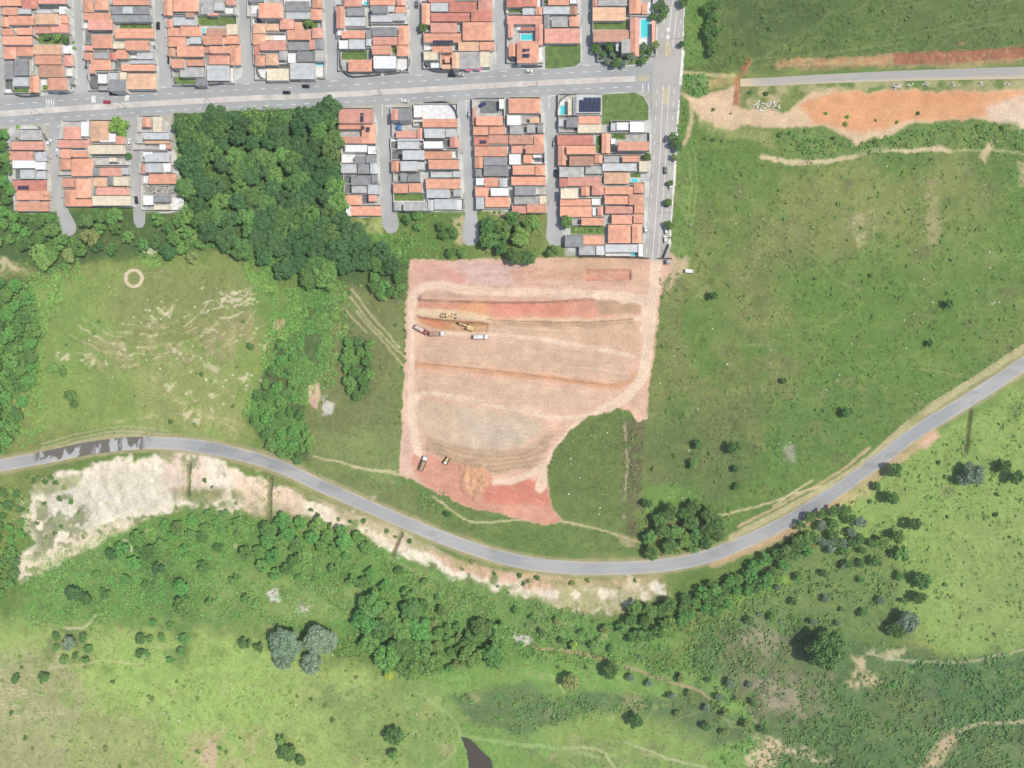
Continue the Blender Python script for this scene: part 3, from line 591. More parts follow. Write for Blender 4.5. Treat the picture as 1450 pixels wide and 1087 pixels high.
# --- region meshes sharing their borders
REG = np.zeros((ny, nx), np.int8)
def region(sm, k):
    s_, m_ = sm; REG[s_][m_ > .5] = k
region(pmask(SANDY, 5, 6, 3), 2)
region(pmask([(1130,150),(1165,132),(1300,130),(1460,129),(1470,185),(1380,168),(1290,178),(1215,208),(1165,178),(1110,182),(1020,184),(985,160),(1040,122),(1050,150)], 3, 5, 2), 3)
REG[SM > .5] = 1
idx = np.arange(nx*ny).reshape(ny, nx)
quads = np.stack([idx[:-1, :-1], idx[:-1, 1:], idx[1:, 1:], idx[1:, :-1]], -1).reshape(-1, 4)
freg = REG[:-1, :-1].reshape(-1)
XYZ = np.stack([np.broadcast_to(gx, (ny, nx)), np.broadcast_to(gy[:, None], (ny, nx)), HGT], -1).reshape(-1, 3).astype(np.float32)
CF = np.concatenate([COL.reshape(-1, 3), np.ones((nx*ny, 1), np.float32)], 1).astype(np.float32)
def np_mesh(name, verts, faces, cols=None, attr='Col', smooth=False):
    me = bpy.data.meshes.new(name); nf = len(faces); k = faces.shape[1]
    me.vertices.add(len(verts)); me.vertices.foreach_set('co', np.ascontiguousarray(verts, np.float32).ravel())
    me.loops.add(nf*k); me.loops.foreach_set('vertex_index', np.ascontiguousarray(faces, np.int32).ravel())
    me.polygons.add(nf); me.polygons.foreach_set('loop_start', np.arange(0, nf*k, k, dtype=np.int32))
    me.polygons.foreach_set('use_smooth', np.full(nf, smooth))
    if cols is not None:
        a = me.color_attributes.new(attr, 'FLOAT_COLOR', 'POINT'); a.data.foreach_set('color', np.ascontiguousarray(cols, np.float32).ravel())
    me.update(); me.validate(); return me
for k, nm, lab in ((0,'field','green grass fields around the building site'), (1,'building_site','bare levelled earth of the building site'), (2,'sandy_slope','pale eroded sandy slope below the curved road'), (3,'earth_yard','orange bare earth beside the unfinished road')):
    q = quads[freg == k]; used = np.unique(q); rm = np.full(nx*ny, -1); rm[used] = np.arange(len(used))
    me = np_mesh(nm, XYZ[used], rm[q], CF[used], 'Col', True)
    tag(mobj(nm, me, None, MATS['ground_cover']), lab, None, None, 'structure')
# wide land beyond, butted to the fine sheet
B = 4000.0; xa, xb, ya, yb = float(gx[0]), float(gx[-1]), float(gy[0]), float(gy[-1])
ov = np.array([(-B,-B,0),(B,-B,0),(B,B,0),(-B,B,0),(xa,ya,0),(xb,ya,0),(xb,yb,0),(xa,yb,0)], np.float32)
of = np.array([(0,1,5,4),(1,2,6,5),(2,3,7,6),(3,0,4,7)])
me = np_mesh('outer_land', ov, of, np.tile(np.array([[*A(112,136,74), 1]], np.float32), (8, 1)))
tag(mobj('outer_land', me, None, MATS['ground_cover']), 'open grassland beyond the photographed area', None, None, 'structure')
# pond
mb = MB(); mb.poly([P(*p) for p in chaikin([(649,1040),(668,1044),(698,1072),(704,1096),(660,1096),(656,1065)])], -1.2, -0.55)
tag(mb.build('pond', MATS['pond_water']), 'dark brown pond at the bottom edge', None, None, 'structure')

# ------------------------------------------------------------------ roads, pavements, markings
def flat_poly(name, pts, z0, z1, mat, label):
    mb = MB(); mb.poly([P(*p) for p in pts], z0, z1)
    return tag(mb.build(name, MATS[mat]), label, None, None, 'structure')
def strip(pts, w0, w1=None, across=1, step=6, off0=0.0, off1=0.0):
    """band along pts in survey units; returns rows of points"""
    c = spline(pts, step); rows = []
    for i, p in enumerate(c):
        a = c[max(i-1, 0)]; b_ = c[min(i+1, len(c)-1)]; d = Vector((b_[0]-a[0], b_[1]-a[1])).normalized(); n = Vector((-d.y, d.x))
        t_ = i/(len(c)-1); w_ = w0+(w1-w0)*t_ if w1 else w0; of_ = off0+(off1-off0)*t_
        rows.append([(p[0]+n.x*(of_-w_/2+w_*j/across), p[1]+n.y*(of_-w_/2+w_*j/across)) for j in range(across+1)])
    return rows
def strip_obj(name, rows, z, mat, label, thick=0.0):
    na = len(rows[0]); vs_ = [(*P(*p), z) for r in rows for p in r]
    fs = [(i*na+j, i*na+j+1, (i+1)*na+j+1, (i+1)*na+j) for i in range(len(rows)-1) for j in range(na-1)]
    mb = MB(); mb.add(vs_, fs)
    if thick:
        n = len(rows); low = [(*P(*r[0]), z-thick) for r in rows]+[(*P(*r[-1]), z-thick) for r in rows]
        top = [(*P(*r[0]), z) for r in rows]+[(*P(*r[-1]), z) for r in rows]
        mb.add(low+top, [(i, i+1, 2*n+i+1, 2*n+i) for i in range(n-1)]+[(n+i, n+i+1, 3*n+i+1, 3*n+i) for i in range(n-1)])
    o = mb.build(name, MATS[mat], None, False)
    me = o.data; bm = bmesh.new(); bm.from_mesh(me)
    for f in bm.faces:
        f.normal_update()
        if f.normal.z < -0.5: f.normal_flip()
    bm.to_mesh(me); bm.free()
    return tag(o, label, None, None, 'structure')
MED = [(-40,164),(0,161.5),(115,153),(230,146),(350,139.5),(470,134.5),(585,128),(700,121),(800,116),(900,111.5)]
flat_poly('street_surface', [(-45,-50),(985,-50),(972,30),(965,100),(940,118),(800,112),(500,130),(230,144),(-45,165)], 0.0, 0.05, 'asphalt_street', 'light grey streets between the upper housing blocks')
strip_obj('avenue', strip([(-40,161.5),(0,159),(115,150.5),(230,143.5),(350,137),(470,132),(585,125.5),(700,118.5),(800,113.5),(900,109.5),(945,108)], 38, 39), 0.075, 'asphalt_avenue', 'wide grey avenue with a median')
SIDE = [(962,-50),(957,0),(952,40),(947,80),(944,120),(941,170),(939,220),(935,280),(931,330),(928,368)]
strip_obj('side_avenue', strip(SIDE, 42, 38), 0.095, 'asphalt_side', 'grey road running down the right edge of the houses')
strip_obj('median', strip(MED, 8.5, 8), 0.26, 'median_concrete', 'pale raised median of the avenue', 0.26)
for i, (u0, u1) in enumerate(((150,165),(225,260),(300,315),(575,625),(660,700),(740,800),(820,880))):
    pts = [(u, np.interp(u, [p[0] for p in MED], [p[1] for p in MED])+.3) for u in np.linspace(u0, u1, 6)]
    strip_obj('median_paving', strip(pts, 4.5), 0.275, 'median_red', 'reddish paving on the median')
LST = [[(66,172),(92,170),(85,195),(88,230),(91,260),(95,295),(104,310),(109,321),(106,331),(97,335),(88,332),(84,318),(80,300),(76,270),(73,215),(71,190)],
 [(174,168),(198,164),(192,185),(197,215),(203,260),(206,300),(205,322),(190,322),(188,290),(185,240),(181,195)],
 [(528,150),(564,148),(553,165),(555,220),(558,290),(566,316),(562,328),(550,331),(541,320),(541,300),(538,240),(535,180)],
 [(644,142),(677,140),(668,160),(670,220),(674,295),(679,330),(676,347),(657,348),(654,330),(660,298),(655,220),(652,170)],
 [(760,135),(797,133),(789,160),(790,230),(793,290),(800,325),(800,347),(772,348),(776,300),(773,220),(770,160)]]
for p, l in zip(LST, ('curving to a round cul-de-sac at lower left','with a blunt end in the trees','beside the dark green wood','between the two middle lower blocks','left of the solar panel house')):
    flat_poly('street', chaikin(p, 1), -0.1, 0.06, 'asphalt_street', 'light grey street '+l)
PADS = [[(-25,-40),(104,-40),(106,40),(109,80),(111,112),(104,128),(88,134),(30,138),(16,130),(4,100),(-2,40),(-25,40)],
 [(114,-40),(218,-40),(221,60),(227,105),(222,120),(205,126),(150,131),(133,125),(121,90),(116,40)],
 [(230,-40),(337,-40),(341,60),(345,105),(338,113),(320,118),(262,124),(246,115),(236,80)],
 [(353,-40),(458,-40),(462,60),(465,104),(455,112),(440,116),(380,118),(365,110),(357,70)],
 [(473,-40),(578,-40),(582,60),(584,92),(575,103),(560,107),(495,113),(482,105),(475,60)],
 [(594,-40),(699,-40),(702,60),(704,95),(695,101),(680,103),(620,105),(604,97),(596,60)],
 [(714,-40),(821,-40),(824,60),(825,88),(815,95),(790,98),(735,99),(720,90),(715,60)],
 [(836,-40),(942,-40),(932,20),(931,60),(929,72),(918,88),(903,93),(870,95),(850,92),(840,75),(837,40)],
 [(9,181),(28,177),(55,178),(66,190),(70,215),(73,260),(76,301),(22,303),(8,232)],
 [(83,182),(95,175),(168,169),(180,190),(184,230),(188,293),(96,295),(90,250),(84,205)],
 [(190,173),(241,166),(244,200),(256,250),(263,302),(206,302),(203,250),(195,205)],
 [(478,152),(526,151),(535,170),(538,230),(541,307),(491,309),(483,250),(478,180)],
 [(552,165),(562,153),(600,149),(638,146),(651,157),(655,220),(660,299),(557,301),(554,220)],
 [(666,160),(674,147),(700,140),(755,136),(768,142),(773,170),(777,302),(673,299),(668,220)],
 [(787,165),(793,142),(810,134),(900,129),(912,135),(922,150),(922,230),(917,300),(914,364),(800,364),(795,320),(790,240)]]
for i, p in enumerate(PADS):
    flat_poly('pavement', chaikin(p, 2), 0.0, 0.2, 'pavement_concrete', ('pavement round the upper block %d from the left' % (i+1)) if i < 8 else ('pavement round the lower block %d from the left' % (i-7)))
strip_obj('pavement', strip([(974,-40),(971,0),(968,60),(965,100),(963,120)], 4.5), 0.22, 'kerb_white', 'pale kerb strip along the upper right road edge', .2)
strip_obj('pavement', strip([(962,142),(960,170),(958,195),(956,225),(953,290),(949,340),(948,350)], 4), 0.22, 'kerb_white', 'pale kerb strip along the lower right road edge', .2)
# country road with a wet stained stretch
rows = strip(ROAD, 18, 20, 14, 2.0); na = len(rows[0]); vs_ = []; cs = []
ru = np.array([[p[0] for p in r] for r in rows]); rv = np.array([[p[1] for p in r] for r in rows])
sn = vnoise(9, 71, 3, ru, rv, 1.3, .55); sn2 = vnoise(60, 72, 2, ru, rv); acr = np.abs(np.linspace(-1, 1, na))[None, :]
sg_ = np.linspace(-1, 1, na)[None, :]+0*ru; dr_ = vnoise(7, 76, 3, ru, rv*0+50)
st = sst((dr_*3.6-2.3)-sg_+(sn-.5)*.9, -.08, .1)*sst(ru, 44, 56)*(1-sst(ru, 196, 218)); st = np.maximum(st, sst(vnoise(10, 78, 2, ru, rv*0+9), .52, .58)*sst(ru, 90, 100)*(1-sst(ru, 196, 210))*sst(sn, .3, .42)); st = np.maximum(st, sst(ru, 52, 60)*(1-sst(ru, 72, 80))*sst(.5+(sn-.5)*2-np.abs(sg_-.1), .1, .3))
pw_ = sst(ru, 60, 80)*(1-sst(ru, 190, 206))*.5
c0 = np.array(A(186,185,181)); c1 = np.array(A(168,170,168)); c2 = np.array(A(98,90,78)); c3 = np.array(A(198,194,184))
rc = c0+(c1-c0)*sst(sn2, .3, .7)[..., None]; rc = rc+(c3-rc)*(sst(acr, .75, 1)*.5)[..., None]
rc = rc*(1-0.1*(np.exp(-((acr-.45)/.12)**2))[..., None]); sn3 = vnoise(14, 74, 3, ru, rv); rc = rc+(np.array(A(204,188,150))-rc)*(sst(acr*.7+sn3*.5, .82, .98)*.8)[..., None]
pt_ = sst(vnoise(22, 75, 2, ru, rv, .5, 1.5), .62, .66)*sst(ru, 260, 300); rc = rc*(1-.13*pt_)[..., None]; rc = rc*(1-.1*np.exp(-((acr-.12)/.05)**2))[..., None]
rc = rc+(np.array(A(206,205,202))-rc)*pw_[..., None]; rc = rc+(c2-rc)*(st*.85)[..., None]
vs_ = np.array([(*P(ru[i, j], rv[i, j]), 0.12) for i in range(ru.shape[0]) for j in range(na)], np.float32)
fs = np.array([(i*na+j, i*na+j+1, (i+1)*na+j+1, (i+1)*na+j) for i in range(ru.shape[0]-1) for j in range(na-1)])[:, ::-1]
me = np_mesh('country_road', vs_, fs, np.concatenate([rc.reshape(-1, 3), np.ones((len(vs_), 1))], 1))
tag(mobj('country_road', me, None, MATS['road_asphalt']), 'curved asphalt road crossing the fields', None, None, 'structure')
rows = strip([(1048,117),(1090,115.5),(1180,111),(1300,106.5),(1490,102)], 11, 18, 8, 4); na = len(rows[0])
ru = np.array([[p[0] for p in r] for r in rows]); rv = np.array([[p[1] for p in r] for r in rows])
sn = vnoise(40, 73, 3, ru, rv, .6, 1.6); acr = np.linspace(0, 1, na)[None, :]+0*ru
rc = np.array(A(184,178,166))+(np.array(A(176,174,168))-np.array(A(184,178,166)))*sst(sn, .3, .6)[..., None]
rc = rc+(np.array(A(216,196,162))-rc)*np.clip(1-sst(ru, 1050, 1085)+sst(rv-(.5*(rv[:, :1]+rv[:, -1:])), 2, 7)*.8, 0, 1)[..., None]
vs_ = np.array([(*P(ru[i, j], rv[i, j]), 0.1) for i in range(ru.shape[0]) for j in range(na)], np.float32)
fs = np.array([(i*na+j, i*na+j+1, (i+1)*na+j+1, (i+1)*na+j) for i in range(ru.shape[0]-1) for j in range(na-1)])[:, ::-1]
me = np_mesh('unfinished_road', vs_, fs, np.concatenate([rc.reshape(-1, 3), np.ones((len(vs_), 1))], 1))
tag(mobj('unfinished_road', me, None, MATS['road_asphalt']), 'short grey unfinished road ending in dirt at upper right', None, None, 'structure')
# markings
def medv(u): return float(np.interp(u, [p[0] for p in MED], [p[1] for p in MED]))
mk = MB()
def mark(mb, pts, wd, z):
    a = Vector(P(*pts[0])); b_ = Vector(P(*pts[1])); d = (b_-a).normalized(); n = Vector((-d.y, d.x))*wd/2
    mb.add([(*(a-n), z), (*(b_-n), z), (*(b_+n), z), (*(a+n), z)], [(0, 1, 2, 3)])
for u in range(-30, 900, 19):
    mark(mk, [(u, medv(u)-13), (u+7, medv(u+7)-13)], .32, .095)
    mark(mk, [(u+5, medv(u)+10.6), (u+12, medv(u+7)+10.6)], .32, .095)
for u in (66, 69.3, 72.6, 76): mark(mk, [(u, 140), (u+.6, 155)], .5, .096)
for u in (132.5, 179.5): mark(mk, [(u, medv(u)-16.5), (u+.4, medv(u)-6.5)], 2.4, .096)
for u in (932-22, 918): mark(mk, [(u, 118), (u+.3, 130)], .5, .097)
for off in (-9.5, 0):
    pass
sp = spline(SIDE, 6)
for i in range(len(sp)-1):
    a, b_ = sp[i], sp[i+1]
    if 60 < a[1] < 118: continue
    ww = .36
    for off in (-4.5, 3.8): mark(mk, [(a[0]+off, a[1]), (b_[0]+off, b_[1])], ww, .115)
    if i % 3 == 0:
        for off in (-13, 11): mark(mk, [(a[0]+off, a[1]), (b_[0]+off, b_[1])], .36, .115)
for p in (([(35,178),(35,181)]), ):
    pass
for a, b_ in (((64,176),(70,176)),((81,180),(92,174)),((545,150),(558,149)),((659,143),(671,142)),((777,136),(789,135)),((228,124),(236,123)),((345,119),(353,118)),((468,115),(478,114)),((588,107),(598,106)),((708,101),(718,100)),((826,92),(836,92))):
    mark(mk, [a, b_], .4, .098)
for k, p in enumerate(((541,156),(660,152),(777,145))): mark(mk, [(p[0], p[1]-9), (p[0]+.5, p[1]+10)], .36, .098)
for u, v in ((946,42),(946,53)): mark(mk, [(u-2.5, v), (u+2.5, v-.5)], 2.2, .118)
tag(mk.build('road_marking', MATS['line_white'], None, False), 'white lines painted on the roads', None, None, 'structure')
mk = MB()
for k in range(6): mark(mk, [(941.5, 62+k*3.4), (950, 58+k*3.4)], .55, .119)
for k in range(8): mark(mk, [(938, 128+k*3), (946, 124.5+k*3)], .5, .119)
for k in range(5): mark(mk, [(903+k*3.3, 114.5), (905.5+k*3.3, 106.5)], .5, .099)
tag(mk.build('road_hatching', MATS['line_yellow'], None, False), 'faded yellow hatching painted on the junction', None, None, 'structure')
for o in bpy.data.objects:
    if o.name.startswith('road_') and o.type == 'MESH':
        for p_ in o.data.polygons:
            if p_.normal.z < 0: p_.flip()

# ------------------------------------------------------------------ houses
# tokens: KIND x0 y0 x1 y1 ; capitals are roofs (O P R B T tile, G D L sheets, W C flat slabs), lower case are yard surfaces,
# then s solar panels, a awning, b tank, p pool, x wall colour is automatic
HOUSES = {
('upper',1,'left'): ["O -14 -4 30 8","O 4 10 25 21;L 25 11 44 20","O 12 22 49 35;O 3 24 12 38","O 4 40 20 50;w 20 40 24 49;O 24 39 46 49","O 4 51 46 63","O 5 66 23 83;O 23 64 47 79","D 20 83 41 107;D 7 86 19 112;w 41 86 50 107","L 18 109 41 122;O 42 108 55 131;d 8 112 18 126;g 20 123 41 133"],
('upper',1,'right'): ["R 31 -4 53 12;P 54 -6 94 5","L 52 13 74 19;W 84 9 94 20;w 74 9 84 20","T 50 19 82 34;O 82 21 97 33","P 48 37 73 47;P 73 34 98 46","T 47 63 87 77;w 87 64 103 77;g 50 50 98 62","O 50 78 87 91;P 90 78 104 93","B 55 92 91 109;w 91 95 105 108","O 67 110 95 127;D 92 110 105 119;w 56 111 66 130;g 60 120 67 130"],
('upper',2,'left'): ["O 118 0 132 17;O 134 -3 153 14","O 119 18 157 28;P 125 27 160 42","O 130 49 159 68;w 137 69 160 74;d 121 44 129 62;d 128 43 162 48","O 120 74 132 85;G 134 74 153 83;P 121 64 131 72","O 128 84 157 99;O 127 93 134 104","W 139 105 152 118;L 153 103 166 124;D 154 112 178 129;d 128 106 140 126"],
('upper',2,'right'): ["O 160 -5 212 7","D 157 9 212 20;L 174 9 188 19;D 159 21 216 31","O 163 40 218 54;g 170 31 217 40","O 178 57 212 71;C 160 60 177 69;w 212 60 218 70","O 165 70 181 83;R 155 74 165 85;L 194 72 218 84;w 182 72 194 83","O 172 91 220 100;L 185 85 220 90;d 163 86 171 100","T 180 104 221 126;C 170 102 179 125"],
('upper',3,'left'): ["O 232 -3 244 22;O 245 -5 281 16","B 263 18 275 24;d 246 17 263 24;d 276 16 286 24","P 236 27 245 39;L 246 24 277 36","O 238 39 254 51;O 255 37 285 51","O 238 52 263 66;L 269 52 285 62;w 263 52 269 62","B 238 68 248 80;O 251 65 289 80","O 243 83 261 96;O 265 84 290 93","G 255 95 289 109;D 277 110 293 122;g 247 108 276 121"],
('upper',3,'right'): ["G 284 1 302 20;L 303 3 317 15;P 320 -4 334 7;w 318 8 334 21;P 294 18 309 22","B 292 40 321 50;C 321 34 337 49;g 280 24 335 36;p 285 39 291 49","O 288 50 315 63;O 316 50 339 62","O 297 65 326 75;B 288 66 297 75","P 295 77 325 91;O 326 64 341 92","L 293 93 325 114;w 325 93 333 119;d 294 114 328 119"],
('upper',4,'left'): ["D 352 -5 374 3;w 356 4 366 19;O 366 4 400 25","T 358 33 376 47;T 377 34 395 43;d 360 26 394 32;w 387 26 396 32","P 396 26 416 41;d 378 44 405 49","O 358 48 376 63;C 376 50 388 57;W 388 50 405 57","P 368 57 405 71;R 360 64 367 78","O 361 78 375 93;T 376 76 394 92;G 395 72 406 85","C 378 97 409 114;w 366 98 378 112;d 363 92 408 97"],
('upper',4,'right'): ["D 404 2 438 16;O 442 -6 456 11","L 405 17 440 27;O 440 12 456 28","O 407 42 440 56;O 417 31 428 42;P 442 39 457 54;g 428 28 450 40","D 408 59 438 71;P 438 56 446 70;D 446 55 459 70","D 421 72 445 87;G 446 71 460 87;W 408 76 419 89","L 411 89 446 112;w 446 93 461 108;p 435 104 446 108;p 447 88 461 93"],
('upper',5,'left'): ["P 487 -5 512 9;p 515 2 523 10","D 491 11 516 22;P 476 9 488 40","L 486 24 518 37;w 489 37 506 40","O 484 43 517 54;W 478 42 490 50;D 518 42 526 55","W 480 57 493 69;L 494 56 517 69;L 518 55 526 65","O 493 84 527 101;g 484 72 520 84;d 480 70 520 72"],
('upper',5,'right'): ["O 524 -5 560 7;P 562 -4 574 8","D 526 8 549 18;L 549 8 559 17;O 560 9 575 18","L 525 19 556 31;L 556 18 574 29;d 527 32 553 36;w 553 29 576 33","D 527 38 563 51;P 528 52 563 63;O 564 36 579 63","O 527 64 554 77;O 562 64 579 79;g 555 64 561 77","W 529 79 561 97;w 563 83 579 100;d 532 98 568 103"],
('upper',6,'left'): ["R 607 -5 644 3;w 650 -5 676 1","L 610 4 635 16;O 597 5 609 35","R 636 2 675 17;R 610 18 665 30","P 610 32 647 46;g 600 35 609 42;w 601 42 608 47","O 600 47 653 60;s 613 57 642 61","O 612 65 640 74;w 601 63 612 73","C 600 73 620 85;W 610 89 622 96;d 602 87 612 98","T 640 74 650 97;T 626 91 640 98;q 624 76 640 91;P 630 80 637 89"],
('upper',6,'right'): ["P 677 -3 697 15","R 667 13 697 30","O 655 31 697 57","T 649 59 678 72;O 679 59 700 71","G 650 73 680 97;C 680 73 694 95;a 659 95 668 100;a 673 94 682 99"],
('upper',7,'left'): ["R 717 -5 740 10;R 740 -5 761 9;L 740 11 757 21;O 758 10 768 21;g 720 12 739 21","P 718 22 768 34;P 719 34 727 53;P 758 34 769 64;p 737 48 755 57;w 732 34 757 48;R 737 38 757 43;O 732 58 763 89;O 720 62 732 80;s 740 69 750 73;s 740 76 750 81;w 763 66 768 90"],
('upper',7,'right'): ["O 776 -5 806 7;W 807 -4 817 5;g 769 0 776 8","L 769 9 807 20;B 807 9 818 21","D 770 21 779 40;G 781 23 804 38;O 806 23 820 37","P 771 40 821 61;w 808 42 820 47"],
('upper',8,'left'): ["P 839 -5 846 9;G 847 -5 888 8","T 839 10 886 29","B 840 42 890 59;g 839 29 888 41","L 872 58 880 72;G 880 55 892 75;d 846 62 872 88"],
('upper',8,'right'): ["O 891 -5 908 19;O 909 4 916 20;w 917 3 924 18;d 890 20 920 24","P 892 25 905 80;p 907 27 920 53;P 923 29 928 60"],
('lower',1,'only'): ["G 29 184 59 198","P 17 200 63 212","P 9 214 47 227;L 51 215 66 228","W 18 227 50 238;W 50 229 65 240","L 29 240 50 253;L 52 242 65 253;d 22 240 29 255","R 19 255 66 270;s 25 263 41 268","O 24 270 70 283","O 24 285 70 299;L 41 284 55 299"],
('lower',2,'left'): ["P 90 179 114 197;W 115 172 126 193","P 83 198 128 209","O 86 211 100 224;O 100 213 124 222;d 101 206 125 212","O 85 225 100 240;O 101 224 132 249","O 89 252 106 265;O 107 253 129 280","O 92 268 107 292;O 108 281 131 292"],
('lower',2,'right'): ["T 128 171 156 200;W 142 189 164 201;P 164 192 177 204","C 124 205 178 218;d 130 219 176 223","C 155 223 165 229;c 130 224 185 235","P 142 237 172 249;D 131 238 142 249;L 172 237 182 247","T 133 251 152 264;D 152 249 161 262;C 161 250 183 263","P 137 265 183 276;D 128 266 137 276","C 131 277 185 291"],
('lower',3,'only'): ["O 201 167 213 180;C 217 165 230 187;c 197 182 216 188","L 203 188 240 197;T 205 197 240 203","W 226 204 235 212;P 235 204 242 211;c 192 204 226 213","L 205 216 240 229;W 203 215 216 222","L 206 231 230 244;W 230 231 242 243;P 200 233 206 246","O 211 246 250 260;w 203 249 211 260","W 203 277 217 290;D 217 276 242 286;k 203 261 252 275;C 218 290 240 297;w 240 280 260 298"],
('lower',4,'only'): ["P 480 154 529 174;s 510 160 515 172","O 480 175 511 183;O 512 175 532 203;P 484 193 512 203;c 482 184 511 192;s 512 178 516 183;s 518 180 524 187","W 489 205 520 215;W 521 207 533 218","D 502 221 517 232;D 518 219 533 231;w 485 217 502 230","L 483 232 505 245;D 507 232 523 246;L 524 231 535 246","D 497 248 525 262;D 526 247 535 260;d 487 248 497 262","G 498 263 520 273;L 521 261 537 275;d 488 263 498 275","O 487 276 512 290;P 522 276 534 285;d 513 276 522 288","O 497 292 540 305;W 490 291 497 306"],
('lower',5,'left'): ["D 564 153 583 171;P 554 155 564 170","P 561 185 590 195;P 591 181 598 196;c 556 174 592 184;b 565 180 4","L 563 200 594 211;d 554 200 563 212;L 563 196 600 199","L 570 213 601 226;d 555 214 570 227","O 554 228 567 243;L 567 228 591 242;L 591 229 602 240","D 567 245 576 257;D 577 246 595 257;c 558 246 567 258","O 557 260 578 273;O 579 259 597 272","G 558 285 569 298;G 571 285 605 298;g 558 274 600 284"],
('lower',5,'right'): ["O 598 168 648 180;W 586 150 598 166;w 598 148 646 167","L 601 182 630 195;L 631 182 648 194","W 600 200 627 210;P 637 194 650 209;d 628 198 637 210","O 601 214 640 225;w 640 214 649 223","O 607 226 650 239","L 610 243 640 251;L 641 242 652 251","O 603 253 652 267","L 604 268 636 280;G 642 268 653 278","L 615 282 647 296;L 606 283 614 298;w 647 282 657 297"],
('lower',6,'left'): ["O 674 164 712 177;P 669 152 674 177;W 707 140 714 154;d 680 142 706 160","O 670 178 692 191;O 693 178 715 190","R 671 193 692 206;s 679 198 689 203;P 692 191 720 203","O 672 207 718 221","D 685 222 718 234;O 672 222 684 238","D 685 235 720 249;D 673 239 682 250","O 686 251 706 264;W 674 252 686 262;L 707 252 718 265","O 673 265 694 278;W 695 266 720 277","O 687 278 722 293;L 674 279 686 296"],
('lower',6,'right'): ["O 720 139 765 160","W 718 163 738 177;c 739 163 766 175;T 750 166 764 174","G 722 177 741 190;G 746 176 758 188;D 761 176 769 188","B 721 191 755 204;O 756 190 770 205","P 724 206 742 217;O 744 205 770 217","W 721 218 738 233;O 741 218 754 231;W 755 217 767 223;d 756 223 771 229","O 726 234 757 247;O 758 233 772 248","O 724 250 773 262","D 729 264 759 276;c 760 264 772 276","G 728 278 763 289;C 764 277 774 289","P 725 291 745 302;O 746 289 774 301"],
('lower',7,'left'): ["L 816 134 851 160;S 820 138 851 158;C 804 140 810 163;D 811 138 816 163;p 793 149 801 163;w 790 142 804 165","O 819 164 850 175;D 802 166 819 180;C 818 176 853 188;L 791 168 798 179","R 789 191 840 205","O 802 206 843 218;O 790 206 802 234","B 806 221 841 234;O 842 219 853 231","G 792 236 827 251;G 829 235 852 246","P 804 250 851 263;R 792 252 804 264","C 794 267 819 281;O 823 264 835 277;P 838 261 855 276;g 797 270 816 276","O 793 282 837 291;W 838 281 850 290","O 793 292 838 307;W 839 294 844 305;P 846 292 854 305","O 823 308 855 319;c 810 308 823 319","O 826 333 855 346;D 800 333 826 349","G 820 348 843 361;L 844 348 856 361"],
('lower',7,'right'): ["W 873 173 890 184;W 892 172 913 187;L 865 174 872 185","O 875 200 919 213;O 852 189 864 217;W 865 196 872 204;g 866 189 886 197","O 881 220 905 229;G 855 222 880 230","L 853 231 902 242;C 905 228 918 243","T 855 244 891 260;p 893 252 904 260;g 893 245 907 251","O 856 264 896 275;O 897 259 912 273","O 856 277 889 289;O 890 275 912 290","P 857 292 896 302;O 898 290 912 302","O 866 304 895 317;O 897 303 911 316","O 861 318 893 344;O 895 317 909 344","L 857 346 903 357;p 893 357 901 363;W 904 345 911 363"],
}
ORD = ['first','second','third','fourth','fifth','sixth','seventh','eighth','ninth','tenth','eleventh','twelfth','thirteenth','fourteenth']
KIND = {'O':'orange tiled','P':'pinkish tiled','R':'dark red tiled','B':'brown tiled','T':'tan tiled','G':'grey sheet roofed','D':'dark grey roofed','L':'pale grey roofed','W':'white flat-roofed','C':'cream flat-roofed'}
EXTRA = {'O':'orange','P':'pink','R':'red','B':'brown','T':'tan','G':'grey','D':'dark grey','L':'pale grey','W':'white','C':'cream'}
RMAT = {**TM, 'G':'fibre_sheet_grey','D':'fibre_sheet_dark','L':'metal_sheet_light','W':'slab_white','C':'slab_cream','S':'metal_sheet_light'}
YMAT = {'w':'patio_white','c':'patio_concrete','d':'patio_dark','g':'lawn','q':'patio_terracotta','k':'debris'}
rh = random.Random(11)
